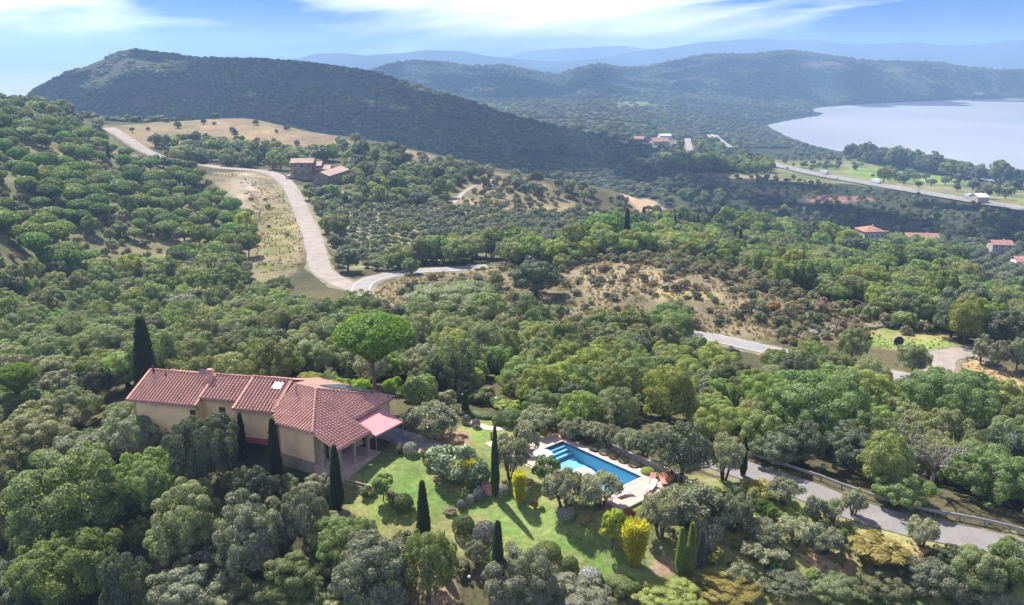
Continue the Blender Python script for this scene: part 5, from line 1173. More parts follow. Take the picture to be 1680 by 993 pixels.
def villa():
    V = empty('villa', (-27, 100, 0)); V['label'] = 'long stuccoed villa with terracotta roofs and porch in the garden'; V['category'] = 'villa'
    inv = Vector((27, -100, 0))
    class Sub:                      # children are given in world metres; the Empty sits at the villa's foot
        pass
    kids = []
    def fix(o): o.location = inv; return o
    O = at_z(245, 607, 6.6); F = frame((O[0], O[1], 0), -12.5); up = lambda p, z: Vector((p.x, p.y, z)); g = .385; ZR = 6.6
    Y = lambda s, t, lift=0.0: F(s, t, ZR + lift - g * abs(t))
    fl = F(0, -1) - F(0, 0); bk = F(0, 1) - F(0, 0)
    roof = bpy.data.objects.new('roof', MB().mesh('roof', MATS['terracotta'])); link(roof, V)
    body = MB()
    # left wing, middle part, right part: shared ridge, eaves at different depth
    secs = [('left', .1, 9.5, -5.25, 0.0), ('middle', 9.35, 14.75, -4.05, .10), ('right', 14.6, 19.9, -5.4, .22)]
    for nm, s0, s1, te, lf in secs:
        roof_slope(roof, [Y(s0, te, lf), Y(s1, te, lf), Y(s1, 0, lf), Y(s0, 0, lf)], fl)
        roof_slope(roof, [Y(s1, 5.0, lf), Y(s0, 5.0, lf), Y(s0, 0, lf), Y(s1, 0, lf)], bk)
        ridge_caps(roof, Y(s0, 0, lf + .08), Y(s1, 0, lf + .08))
        m = MB(); m.bar(Y(s0, te, lf - .12) , Y(s1, te, lf - .12), .12, .14); m.build('gutter', MATS['fascia'], V)
        for sx in (s0, s1):
            m = MB(); m.bar(Y(sx, te, lf + .05), Y(sx, 0, lf + .05), .2, .12); m.build('verge', MATS['ridge_tile'], V)
    z0 = -3.0
    holes = {'left': [(7.75, 8.65, 2.6, 3.75)], 'middle': [(2.2, 3.1, 2.75, 3.95)], 'right': [(.9, 4.7, -1.2, .75)]}
    for nm, s0, s1, te, lf in secs:
        a, b = F(s0 + (.5 if nm == 'left' else .05), te + .55), F(s1 - (.0 if nm != 'right' else .2), te + .55); zt = ZR - g * (abs(te) - .55) - .14 + lf
        m = MB(); wall(m, a, b, z0, zt, .35, holes[nm]); m.build('front_wall', MATS['stucco'], V)
        if nm != 'right': window(V, a, b, *holes[nm][0])
        m = MB(); wall(m, F(s1 - .1, 4.5), F(s0 + .5, 4.5), z0, ZR - g * 4.5 - .14 + lf, .35); m.build('back_wall', MATS['stucco'], V)
    for s, te, lf in ((.6, -4.7, 0),):      # left gable end
        m = MB(); p = [F(s, 4.2, z0), F(s, te, z0), F(s, te, ZR - g * 4.7 - .16), F(s, 0, ZR - .16), F(s, 4.2, ZR - g * 4.2 - .16)]; q = [x + (F(.35, 0) - F(0, 0)) for x in p]
        m.poly(p); m.poly(list(reversed(q)))
        for i in range(5): j = (i + 1) % 5; m.poly([p[i], q[i], q[j], p[j]])
        m.build('gable_wall', MATS['stucco'], V)
    for s, t0, t1 in ((9.45, -4.7, -3.4), (14.75, -4.85, -3.4), (19.7, -4.85, -1.0)):
        m = MB(); wall(m, F(s, t0), F(s, t1), z0, ZR - g * abs(t0) - .1, .3); wall(m, F(s - .3, t1), F(s - .3, t0), z0, ZR - g * abs(t0) - .1, .05); m.build('return_wall', MATS['stucco'], V)
    m = MB(); a, b = F(15.1, -4.85), F(19.7, -4.85)
    m.hexa([F(15.3, -5.6, .55), F(19.4, -5.6, .55), F(19.4, -4.84, .85), F(15.3, -4.84, .85), F(15.3, -5.6, .62), F(19.4, -5.6, .62), F(19.4, -4.84, .92), F(15.3, -4.84, .92)]); m.build('red_awning', MATS['awning_red'], V)
    m = MB(); m.poly([F(15.1, -4.6, -1.2), F(19.6, -4.6, -1.2), F(19.6, -4.6, .75), F(15.1, -4.6, .75)]); m.build('dark_doorway', MATS['window_glass'], V)
    # corner block with hipped roof and porch
    A = at_z(518, 639, 6.4); K = frame((A[0], A[1], 0), -30); gr, gf, ZA = .375, .30, 6.4; e = 6.6
    ZP = lambda u: ZA - gr * u; ZF = lambda v: ZA - gf * abs(v)
    uh = gf * e / gr                       # where the front hip meets the front eave
    right = K(1, 0) - K(0, 0); front = K(0, -1) - K(0, 0); back = K(0, 1) - K(0, 0)
    ue, up_ = 6.25, 8.85
    vb = gr * ue / gf; vb = min(vb, 7.4)
    roof_slope(roof, [K(uh, -e, ZF(e)), K(up_, -e, ZP(up_)), K(up_, -.55, ZP(up_)), K(ue, -.55, ZP(ue)), K(ue, vb, ZP(ue)), K(0, 0, ZA)], right)
    roof_slope(roof, [K(-1.0, -e, ZF(e)), K(uh, -e, ZF(e)), K(0, 0, ZA), K(-5.2, 0, ZA), K(-4.2, -3.0, ZF(3.0)), K(-1.9, -5.2, ZF(5.2))], front)
    roof_slope(roof, [K(ue, vb, ZP(ue)), K(-6.5, vb, ZF(vb)), K(-6.5, 0, ZA), K(0, 0, ZA)], back)
    ridge_caps(roof, K(0, 0, ZA + .08), K(uh, -e, ZF(e) + .08)); ridge_caps(roof, K(0, 0, ZA + .08), K(ue, vb, ZP(ue) + .08)); ridge_caps(roof, K(-5.2, 0, ZA + .06), K(0, 0, ZA + .06))
    for a, b in ((K(-1.0, -e, ZF(e) - .12), K(uh, -e, ZF(e) - .12)), (K(uh, -e, ZF(e) - .1), K(up_, -e, ZP(up_) - .1)), (K(up_, -e, ZP(up_) - .12), K(up_, -.55, ZP(up_) - .12)), (K(ue, -.55, ZP(ue) - .12), K(ue, vb, ZP(ue) - .12))):
        m = MB(); m.bar(a, b, .12, .16); m.build('gutter', MATS['ridge_tile'], V)
    wf = -e + .55
    m = MB(); wall(m, K(-.6, wf), K(uh - .4, wf), -1.2, ZF(-wf) - .15, .35); m.build('front_wall', MATS['stucco'], V)
    m = MB(); wall(m, K(-.6, -1), K(-.6, wf), -1.2, ZF(-wf) - .15, .3, [(3.2, 4.2, 1.6, 3.2)]); m.build('side_wall', MATS['stucco'], V); window(V, K(-.6, -1), K(-.6, wf), 3.2, 4.2, 1.6, 3.2)
    m = MB(); wall(m, K(uh - .4, wf - .02), K(uh - .4, .2), -.6, 3.6, .3, [(1.4, 2.5, -.0, 2.2), (3.6, 5.2, .0, 2.2)]); m.build('porch_wall', MATS['stucco'], V)
    for s0, s1 in ((1.4, 2.5), (3.6, 5.2)): window(V, K(uh - .4, wf - .02), K(uh - .4, .2), s0, s1, .0, 2.2)
    m = MB(); wall(m, K(ue - .5, .2), K(ue - .5, vb - .5), -.6, 3.7, .35, [(1.2, 2.4, 0, 2.15), (3.6, 4.8, .8, 2.1)]); m.build('right_wall', MATS['stucco'], V)
    window(V, K(ue - .5, .2), K(ue - .5, vb - .5), 1.2, 2.4, 0, 2.15); window(V, K(ue - .5, .2), K(ue - .5, vb - .5), 3.6, 4.8, .8, 2.1)
    m = MB(); wall(m, K(ue - .5, vb - .5), K(-6.3, vb - .5), -.6, 4.0, .35); m.build('back_wall', MATS['stucco'], V)
    m = MB(); m.hexa([K(uh - .4, wf - .1, -1.4), K(9.2, wf - .1, -1.4), K(9.2, .6, -1.4), K(uh - .4, .6, -1.4), K(uh - .4, wf - .1, .02), K(9.2, wf - .1, .02), K(9.2, .6, .02), K(uh - .4, .6, .02)]); m.build('porch_floor', MATS['deck_stone'], V)
    for uu, vv in ((8.5, wf + .15), (8.5, -3.4), (8.5, -.9), (uh + .9, wf + .15)):
        m = MB(); p = K(uu, vv); q = .17
        m.hexa([K(uu - q, vv - q, 0), K(uu + q, vv - q, 0), K(uu + q, vv + q, 0), K(uu - q, vv + q, 0), K(uu - q, vv - q, ZP(uu) - .18), K(uu + q, vv - q, ZP(uu) - .18), K(uu + q, vv + q, ZP(uu) - .18), K(uu - q, vv + q, ZP(uu) - .18)]); m.build('porch_pillar', MATS['stucco_base'], V)
    m = MB(); wall(m, K(uh + .2, wf + .1), K(8.3, wf + .1), -.9, .75, .2); m.build('parapet', MATS['stucco_base'], V)
    m = MB(); wall(m, K(-.6, wf - .02), K(uh - .4, wf - .02), -1.2, .35, .1); m.build('plinth', MATS['stucco_base'], V)
    m = MB(); m.tube([K(-.55, wf - .08, -1), K(-.55, wf - .08, ZF(6) - .2)], .06, 8); m.build('downpipe', MATS['fascia'], V)
    m = MB(); m.tube([F(9.62, -4.75, -2), F(9.62, -4.75, 4.4)], .06, 8); m.build('downpipe', MATS['fascia'], V)
    # pink awning at the drive
    m = MB(); P = [K(ue - .1, -.4, 3.62), K(9.6, -.75, 2.72), K(9.9, 4.3, 2.72), K(ue - .1, 4.6, 3.62)]
    m.hexa([p - Vector((0, 0, .05)) for p in P] + P); aw = m.build('pink_awning', MATS['awning_pink'], V)
    m = MB(); m.hexa([K(9.58, -.75, 2.52), K(9.62, -.75, 2.52), K(9.92, 4.3, 2.52), K(9.88, 4.3, 2.52), K(9.58, -.75, 2.70), K(9.62, -.75, 2.70), K(9.92, 4.3, 2.70), K(9.88, 4.3, 2.70)]); m.build('valance', MATS['awning_pink'], aw)
    for p in (K(9.55, -.6), K(9.85, 4.2)):
        m = MB(); m.tube([p, p + Vector((0, 0, 2.68))], .05, 8); m.build('awning_post', MATS['grey_metal'], aw)
    # roof furniture
    def pipe(s, t, h, cap=True, r=.11):
        m = MB(); b = Y(s, t, 0); m.tube([b - Vector((0, 0, .2)), b + Vector((0, 0, h))], r, 10); o = m.build('flue_pipe', MATS['dark_metal'], roof)
        if cap: c = MB(); c.lathe(b + Vector((0, 0, h + .05)), [(r * 1.7, 0), (r * 1.7, .06), (.02, .2)], 10); c.build('cowl', MATS['dark_metal'], o)
    pipe(1.1, -.7, 1.0); pipe(2.9, -.9, .35, True, .09); pipe(17.7, -.75, .3, True, .08); pipe(19.2, -.6, .35, True, .08)
    for q in ((487, 653, 5.6),):
        w = at_z(*q); b = Vector((w[0], w[1], 5.2)); m = MB(); m.tube([b - Vector((0, 0, .3)), b + Vector((0, 0, 1.9))], .12, 10); o = m.build('flue_pipe', MATS['grey_metal'], roof); c = MB(); c.lathe(b + Vector((0, 0, 1.95)), [(.22, 0), (.22, .08), (.02, .25)], 10); c.build('cowl', MATS['grey_metal'], o)
    w = K(2.4, -1.2, ZP(2.4)); m = MB(); m.tube([w - Vector((0, 0, .1)), w + Vector((0, 0, .28))], .09, 8); m.build('roof_vent', MATS['ridge_tile'], roof)
    m = MB(); b = Y(9.2, -.9, 0)                                                      # brick chimney
    m.hexa([b + Vector(x) for x in ((-.35, -.35, -.3), (.35, -.35, -.3), (.35, .35, -.3), (-.35, .35, -.3), (-.35, -.35, 1.15), (.35, -.35, 1.15), (.35, .35, 1.15), (-.35, .35, 1.15))]); ch = m.build('chimney', MATS['terracotta'], roof)
    m = MB(); b2 = b + Vector((0, 0, 1.2)); m.hexa([b2 + Vector(x) for x in ((-.5, -.5, 0), (.5, -.5, 0), (.5, .5, 0), (-.5, .5, 0), (-.3, -.3, .3), (.3, -.3, .3), (.3, .3, .3), (-.3, .3, .3))]); m.build('chimney_cap', MATS['ridge_tile'], ch)
    b = Y(8.1, -.8, 0); m = MB(); m.tube([b, b + Vector((0, 0, 1.1))], .03, 6); ds = m.build('dish_pole', MATS['grey_metal'], roof)
    m = MB(); c = b + Vector((0, 0, 1.0)); ax = Vector((.35, -.8, .35)).normalized(); sx = ax.orthogonal().normalized(); sy = ax.cross(sx); rings = []
    for r, dz in ((.02, 0), (.25, .04), (.42, .12)):
        rings.append([c + ax * (.08 + dz) + sx * r * math.cos(6.283 * k / 12) + sy * r * math.sin(6.283 * k / 12) for k in range(12)])
    for r0, r1 in zip(rings, rings[1:]):
        for k in range(12): m.poly([r0[k], r0[(k + 1) % 12], r1[(k + 1) % 12], r1[k]])
    m.build('satellite_dish', MATS['grey_metal'], ds)
    b = [Y(18.0, -1.75, .40), Y(19.1, -1.75, .40), Y(19.1, -.75, .40), Y(18.0, -.75, .40)]
    m = MB(); m.hexa([p - Vector((0, 0, .3)) for p in b] + b); sk = m.build('skylight', MATS['grey_metal'], roof)
    b = [Y(18.07, -1.68, .405), Y(19.03, -1.68, .405), Y(19.03, -.82, .405), Y(18.07, -.82, .405)]; m = MB(); m.poly(b); m.build('skylight_pane', MATS['skylight_glass'], sk)
    for i in range(5):                                                                   # solar panels on the back slopes
        s0 = 11.5 + i * 1.7; b = [Y(s0, 3.4, .34), Y(s0 + 1.6, 3.4, .34), Y(s0 + 1.6, .5, .34), Y(s0, .5, .34)]; m = MB(); m.hexa([p - Vector((0, 0, .05)) for p in b] + b); m.build('solar_panel', MATS['solar'], roof)
    for i in range(5):
        u0 = -1.6 + i * 1.25; v0, v1 = 2.4 + max(0, i - 1) * .9, 6.6; b = [K(u0, v1, ZF(v1) + .2), K(u0 + 1.2, v1, ZF(v1) + .2), K(u0 + 1.2, v0, ZF(v0) + .2), K(u0, v0, ZF(v0) + .2)]; m = MB(); m.hexa([p - Vector((0, 0, .05)) for p in b] + b); m.build('solar_panel', MATS['solar'], roof)
    # children sit in world metres: undo the Empty's offset
    for c in V.children: c.location = inv
    return K
VILLA_K = villa()

# ------------------------------------------------------------------ drive, pool, terrace things
def pxz(u, v, z=None):
    if z is None: w = hit(u, v)[0]; return Vector((w[0], w[1], w[2]))
    w = at_z(u, v, z); return Vector(w)
def drive():
    P = course([(606,705),(640,712),(680,726),(722,742),(745,755)], 8); P = resample(P, .6)
    strip('gravel_drive', P, 3.6, 'gravel_drive', .06, 'short grey gravel drive leading to the villa awning')
    P = resample(course([(768,693),(790,700),(812,704),(830,702)], 6), .6); strip('garden_path', P, 1.3, 'deck_stone', .05, 'pale garden path above the lawn')
    P = resample(course([(800,731),(830,722),(858,728)], 6), .6); strip('garden_path', P, 1.2, 'deck_stone', .05, 'pale garden path towards the pool')
drive()
def PW(a, b, z=0.0):
    p = pc + ex * a + ey * b; return Vector((p[0], p[1], z))
def pool():
    S = empty('swimming_pool', PW(0, 0)); tag(S, 'long blue swimming pool with pale stone terrace', 'swimming pool'); inv = -PW(0, 0)
    hl, hw = PL / 2, PWD / 2
    def ring(a0, a1, b0, b1, A0, A1, B0, B1, z0, z1, name, mat):     # hole a0..b1 inside outer A0..B1
        m = MB()
        for (x0, x1, y0, y1) in ((A0, A1, B0, b0), (A0, A1, b1, B1), (A0, a0, b0, b1), (a1, A1, b0, b1)):
            m.hexa([PW(x0, y0, z0), PW(x1, y0, z0), PW(x1, y1, z0), PW(x0, y1, z0), PW(x0, y0, z1), PW(x1, y0, z1), PW(x1, y1, z1), PW(x0, y1, z1)])
        return m.build(name, MATS[mat], S)
    c = .45
    ring(-hl, hl, -hw, hw, -hl - c, hl + c, -hw - c, hw + c, -.25, .07, 'coping', 'coping_stone')
    ring(-hl - c, hl + c, -hw - c, hw + c, -hl - 2.3, hl + 3.6, -hw - 2.0, hw + 1.5, -.9, .03, 'terrace', 'deck_stone')
    # paving slabs proud of the terrace bed
    k = 0
    sl = MB(); sl.hexa([(0, 0, 0), (.98, 0, 0), (.98, .98, 0), (0, .98, 0), (.01, .01, .02), (.97, .01, .02), (.97, .97, .02), (.01, .97, .02)]); sme = sl.mesh('paving_slab', MATS['deck_stone'])
    na, nb = int((PL + 5.9) / 1.0), int((PWD + 3.5) / 1.0)
    for i in range(na):
        for j in range(nb):
            a, b = -hl - 2.3 + i * (PL + 5.9) / na, -hw - 2.0 + j * (PWD + 3.5) / nb; sa, sb = (PL + 5.9) / na, (PWD + 3.5) / nb
            if a + sa > -hl - c + .02 and a < hl + c - .02 and b + sb > -hw - c + .02 and b < hw + c - .02: continue
            o = bpy.data.objects.new('paving_slab', sme); link(o, S); o.location = PW(a, b, .031) + inv; o.rotation_euler = (0, 0, POOL_ANG); o.scale = (sa, sb, 1)
    def liner():
        m, N, L = nodemat('pool_liner'); out = N.new('ShaderNodeOutputMaterial'); p = N.new('ShaderNodeBsdfPrincipled'); L.new(p.outputs[0], out.inputs[0]); p.inputs['Base Color'].default_value = (.25, .53, .68, 1); p.inputs['Roughness'].default_value = .5
        m, N, L = nodemat('pool_water'); out = N.new('ShaderNodeOutputMaterial'); t = N.new('ShaderNodeBsdfTransparent'); t.inputs[0].default_value = (.82, .95, 1.0, 1); gl = N.new('ShaderNodeBsdfGlossy'); gl.inputs['Roughness'].default_value = .05
        fr = N.new('ShaderNodeFresnel'); fr.inputs['IOR'].default_value = 1.33; n = noise(N, L, 1.6, 3, .5); b = N.new('ShaderNodeBump'); b.inputs['Strength'].default_value = .12; b.inputs['Distance'].default_value = .1; L.new(n.outputs[0], b.inputs['Height']); L.new(b.outputs[0], gl.inputs['Normal'])
        mx = N.new('ShaderNodeMixShader'); L.new(fr.outputs[0], mx.inputs[0]); L.new(t.outputs[0], mx.inputs[1]); L.new(gl.outputs[0], mx.inputs[2]); L.new(mx.outputs[0], out.inputs[0])
        plain('waterline_tile', (.05, .10, .22), .4, .15, 6)
    liner()
    m = MB(); d0, d1 = -1.25, -2.5; P = [PW(-hl, -hw), PW(hl, -hw), PW(hl, hw), PW(-hl, hw)]
    Z = lambda p, z: Vector((p.x, p.y, z))
    bot = [Z(P[0], d0), Z(P[1], d1), Z(P[2], d1), Z(P[3], d0)]; top = [Z(p, -.02) for p in P]
    m.poly(bot)
    for i in range(4): j = (i + 1) % 4; m.poly([bot[i], bot[j], top[j], top[i]])
    m.build('basin', MATS['pool_liner'], S)
    for i, (A0, A1) in enumerate(zip(P, P[1:] + P[:1])):
        mm = MB(); inn = (PW(0, 0) - (A0 + A1) / 2).normalized() * .012; mm.poly([Z(A0 + inn, -.30), Z(A1 + inn, -.30), Z(A1 + inn, -.02), Z(A0 + inn, -.02)]); mm.build('waterline_tile', MATS['waterline_tile'], S)
    for i in range(3):
        mm = MB(); a0, a1 = -hl + .015, -hl + .55 * (3 - i); z1 = -.28 - (2 - i) * -.0 - i * .0
        z1 = [-.95, -.66, -.38][i]; mm.hexa([PW(a0, -hw + .02, d0 + .02), PW(a1, -hw + .02, d0 + .02), PW(a1, hw - .02, d0 + .02), PW(a0, hw - .02, d0 + .02), PW(a0, -hw + .02, z1), PW(a1, -hw + .02, z1), PW(a1, hw - .02, z1), PW(a0, hw - .02, z1)]); mm.build('pool_step', MATS['pool_liner'], S)
    mm = MB(); mm.poly([PW(-hl + .006, -hw + .006, -.13), PW(hl - .006, -hw + .006, -.13), PW(hl - .006, hw - .006, -.13), PW(-hl + .006, hw - .006, -.13)]); mm.build('water', MATS['pool_water'], S)
    for c_ in S.children:
        if not c_.name.startswith('paving_slab'): c_.location = inv
    # retaining wall behind the terrace
    w = empty('pool_wall', PW(0, hw + 3.0)); tag(w, 'low pale retaining wall along the far side of the pool', 'wall'); iv = -PW(0, hw + 3.0)
    a, b = PW(-hl - 2.2, hw + 3.1), PW(hl + 4.2, hw + 2.7); m = MB(); m.bar(a + Vector((0, 0, -.1)), b + Vector((0, 0, -.1)), .28, 1.3); m.build('wall_body', MATS['field_stone'], w); m = MB(); m.bar(a + Vector((0, 0, .60)), b + Vector((0, 0, .60)), .42, .09); m.build('wall_cap', MATS['coping_stone'], w)
    for c_ in w.children: c_.location = iv
    w = empty('garden_wall', PW(-hl - 2.3, -hw - 2.3)); tag(w, 'dry stone wall stepping down beside the near pool corner', 'wall'); iv = -PW(-hl - 2.3, -hw - 2.3)
    for r in range(4):
        for q in range(12):
            a0 = -hl - 2.4 + q * .62 + (r % 2) * .3; m = MB(); j = [random.uniform(-.06, .06) for _ in range(6)]
            m.hexa([PW(a0 + j[0], -hw - 2.45 + j[1] * .5, -1.15 + r * .29), PW(a0 + .57 + j[2], -hw - 2.45 + j[1] * .5, -1.15 + r * .29), PW(a0 + .57, -hw - 2.06, -1.15 + r * .29), PW(a0, -hw - 2.06, -1.15 + r * .29),
                    PW(a0 + j[3] + .03, -hw - 2.42 + j[4] * .5, -.88 + r * .29 + j[5] * .2), PW(a0 + .54, -hw - 2.42 + j[4] * .5, -.88 + r * .29), PW(a0 + .55, -hw - 2.08, -.88 + r * .29), PW(a0 + .02, -hw - 2.08, -.88 + r * .29)]); m.build('stone', MATS['field_stone'], w)
    for c_ in w.children: c_.location = iv
pool()
def group_at(name, loc, label, cat, group=None):
    o = empty(name, loc); tag(o, label, cat, group); return o
def parasol(a, b, label):
    S = group_at('parasol', PW(a, b, .05), label, 'parasol', 'white parasols by the pool')
    m = MB(); m.lathe((0, 0, 0), [(.32, 0), (.32, .07), (.06, .10)], 14); m.build('base', MATS['concrete'], S)
    m = MB(); m.tube([(0, 0, .05), (0, 0, 2.2)], .025, 8); m.build('pole', MATS['timber_pale'], S)
    m = MB(); R = 1.15
    for k in range(8):
        a0, a1 = k * math.pi / 4, (k + 1) * math.pi / 4; p = lambda an, r, z: (r * math.cos(an), r * math.sin(an), z); am = (a0 + a1) / 2
        m.poly([p(a0, .08, 2.25), p(a0, R * .55, 2.03), p(am, R * .53, 2.0), p(a1, R * .55, 2.03), p(a1, .08, 2.25)]); m.poly([p(a0, R * .55, 2.03), p(a0, R, 1.75), p(am, R * .965, 1.74), p(a1, R, 1.75), p(a1, R * .55, 2.03), p(am, R * .53, 2.0)])
        m.poly([p(a0, R, 1.75), p(a0, R, 1.6), p(am, R * .965, 1.59), p(am, R * .965, 1.74)]); m.poly([p(am, R * .965, 1.74), p(am, R * .965, 1.59), p(a1, R, 1.6), p(a1, R, 1.75)])
    m.build('canopy', MATS['white_fabric'], S)
    for k in range(8):
        an = k * math.pi / 4; m = MB(); m.bar((0, 0, 2.2), (R * .97 * math.cos(an), R * .97 * math.sin(an), 1.72), .02); m.build('rib', MATS['timber_pale'], S)
parasol(-PL / 2 + 3.5, -PWD / 2 - 1.3, 'white parasol behind the round bush at the near pool edge'); parasol(3.6, -PWD / 2 - 1.2, 'white parasol behind the olives at the near pool edge')
def lounger(a, b, rz, mat, label):
    S = group_at('sun_lounger', PW(a, b, .06), label, 'sun lounger', 'sun loungers at the pool end'); S.rotation_euler = (0, 0, rz)
    m = MB(); m.box(-.95, .25, -.32, .32, .30, .36); m.build('seat', MATS[mat], S)
    m = MB(); m.hexa([(.25, -.32, .30), (.95, -.32, .68), (.95, .32, .68), (.25, .32, .30), (.25, -.32, .36), (.92, -.32, .74), (.92, .32, .74), (.25, .32, .36)]); m.build('backrest', MATS[mat], S)
    for x in (-.85, .6):
        for y in (-.28, .28): m = MB(); m.bar((x, y, 0), (x, y, .32), .045); m.build('leg', MATS['white_paint'], S)
lounger(PL / 2 + 1.7, PWD / 2 - .2, POOL_ANG + 2.2, 'red_fabric', 'red sun lounger at the far right pool corner'); lounger(PL / 2 + 2.5, PWD / 2 + .6, POOL_ANG + 2.5, 'red_fabric', 'second red sun lounger, tight in the terrace corner'); lounger(PL / 2 + 1.6, -PWD / 2 + .6, POOL_ANG + 1.4, 'lorry_grey', 'grey sun lounger at the near right pool corner'); lounger(PL / 2 + 2.6, PWD / 2 - 1.4, POOL_ANG + 1.9, 'white_fabric', 'white sun lounger beside the red ones')
def urn(a, b, label, h=1.0):
    S = group_at('terracotta_urn', PW(a, b, .05), label, 'urn', 'terracotta urns at the pool'); m = MB(); m.lathe((0, 0, 0), [(.22 * h, 0), (.24 * h, .08 * h), (.40 * h, .45 * h), (.42 * h, .62 * h), (.30 * h, .80 * h), (.38 * h, .90 * h), (.30 * h, .9 * h)], 14); m.build('pot', MATS['terracotta_pot'], S, True)
    rng = np.random.default_rng(4); c = unit(rng.normal(size=(160, 3))) * .34 + [0, 0, 1.1 * h]; v, f = leaves(c, rng.normal(size=(160, 3)), .09, 1.1, rng); link(bpy.data.objects.new('flowers', mesh_np('flowers', v, f, MATS['rust_leaf'])), S)
urn(-PL / 2 - .9, PWD / 2 + 1.0, 'big terracotta urn at the top corner of the pool terrace', 1.5); urn(PL / 2 + 3.1, PWD / 2 + .9, 'terracotta urn in the far right terrace corner', 1.3)
def globe_lamp(u, v, label, h=1.6):
    p = pxz(u, v); S = group_at('garden_lamp', p, label, 'lamp', 'white globe garden lamps'); m = MB(); m.tube([(0, 0, -.1), (0, 0, h)], .035, 8); m.build('post', MATS['dark_metal'], S)
    m = MB(); m.lathe((0, 0, h + .17), [(.17 * math.sin(t), -.17 * math.cos(t)) for t in np.linspace(.15, 3.0, 9)], 14); m.build('globe', MATS['lamp_globe'], S, True)
for u, v, l, h in ((760,672,'globe lamp beside the small dark cypress',2.0), (872,700,'globe lamp in front of the grey olive by the pool',1.6), (785,806,'globe lamp below the oleander',.3), (677,838,'globe lamp right of the round green bush',.3), (1084,907,'low globe lamp right of the large bamboo',.4), (1058,928,'low globe lamp under the large bamboo',.3), (1100,885,'low globe lamp behind the paired young cypresses',.4), (770,955,'low globe lamp near the bottom cypress',.4), (814,676,'globe lamp by the clipped dome',1.8)): globe_lamp(u, v, l, h)
def garden_bits():
    p = pxz(806, 722); S = group_at('wooden_post', p, 'brown wooden post at the end of the garden path', 'post'); m = MB(); m.lathe((0, 0, -.1), [(.1, 0), (.1, 1.0), (.13, 1.02), (.13, 1.12), (.03, 1.2)], 10); m.build('shaft', MATS['timber'], S)
    p = pxz(801, 808); S = group_at('brick_steps', p, 'terracotta garden steps left of the thin cypress foot', 'steps')
    for i in range(4):
        m = MB(); m.box(-.75, .75, i * .38 - .6, i * .38 - .2, -.3, .10 + i * .16); m.build('step', MATS['terracotta'], S)
    a, b = pxz(566, 800), pxz(612, 812); a.z += .1; b.z += .1; S = group_at('wooden_rail', (a + b) / 2, 'pale wooden rail below the villa lawn', 'fence'); c = (a + b) / 2
    m = MB(); m.bar(a - c + Vector((0, 0, .95)), b - c + Vector((0, 0, .95)), .10, .08); m.build('rail', MATS['timber_pale'], S)
    m = MB(); m.bar(a - c + Vector((0, 0, .5)), b - c + Vector((0, 0, .5)), .07, .06); m.build('rail', MATS['timber_pale'], S)
    for t in (.02, .34, .66, .98): q = a.lerp(b, t) - c; m = MB(); m.bar(q + Vector((0, 0, -.4)), q + Vector((0, 0, 1.0)), .09); m.build('rail_post', MATS['timber'], S)
    pts = [pxz(u, v) for u, v in ((650,905),(674,898),(702,893),(730,890))]; c = pts[0].copy(); S = group_at('wire_fence', c, 'thin wire fence with wooden posts at the dirt path', 'fence')
    for q in pts: m = MB(); m.bar(q - c + Vector((0, 0, -.3)), q - c + Vector((0, 0, 1.5)), .08); m.build('fence_post', MATS['timber'], S)
    for z in (.4, .85, 1.3):
        m = MB()
        for q, r in zip(pts, pts[1:]): m.bar(q - c + Vector((0, 0, z)), r - c + Vector((0, 0, z)), .014)
        m.build('wire', MATS['grey_metal'], S)
    P, w = ROADS['asphalt_lane']; t = np.gradient(P, axis=0); t /= np.linalg.norm(t, axis=1)[:, None]; n = np.stack([-t[:, 1], t[:, 0]], -1); Q = P + n * (w / 2 + 1.1)
    u, v, _ = project(np.stack([Q[:, 0], Q[:, 1], ground(Q[:, 0], Q[:, 1])], -1)); Q = Q[u > 1215]; Q = resample(Q, 2.4); z = ground(Q[:, 0], Q[:, 1]); c = Vector((Q[0, 0], Q[0, 1], z[0]))
    S = group_at('guard_rail', c, 'long grey guard rail along the far side of the lane', 'guard rail'); pt = [Vector((a, b, zz)) - c for (a, b), zz in zip(Q, z)]
    for a, b in zip(pt, pt[1:]): m = MB(); m.bar(a + Vector((0, 0, .62)), b + Vector((0, 0, .62)), .10, .34); m.build('beam', MATS['concrete'], S)
    for a in pt: m = MB(); m.bar(a + Vector((0, 0, -.3)), a + Vector((0, 0, .70)), .13); m.build('rail_post', MATS['grey_metal'], S)
    a, b = pxz(1342, 898), pxz(1392, 915)
    for r in range(4):
        o = Vector((b.x - a.x, b.y - a.y, 0)).normalized(); nn = Vector((-o.y, o.x, 0)) * (r * 1.5)
        S = group_at('vine_row', a + nn, 'vine row on the dry plot, %s from the camera' % ('first', 'second', 'third', 'fourth')[r], 'vines', 'vine rows')
        L_ = (b - a).length; rng = np.random.default_rng(20 + r); c = np.stack([rng.uniform(0, L_, 700), rng.normal(0, .16, 700), rng.uniform(.5, 1.4, 700)], -1); R3 = np.array([[o.x, o.y, 0], [-o.y, o.x, 0], [0, 0, 1]]); c = c @ R3; c[:, 2] += np.interp(c @ np.array([o.x, o.y, 0]), [0, L_], [0, b.z - a.z])
        vv, f = leaves(c, rng.normal(size=c.shape), .11, 1, rng); link(bpy.data.objects.new('vine_leaves', mesh_np('vine_leaves', vv, f, MATS['olive_leaf'])), S)
        for k in range(5): q = Vector((o.x, o.y, 0)) * (L_ * k / 4); m = MB(); m.bar(q + Vector((0, 0, -.5)), q + Vector((0, 0, 1.5)), .07); m.build('stake', MATS['timber'], S)
garden_bits()
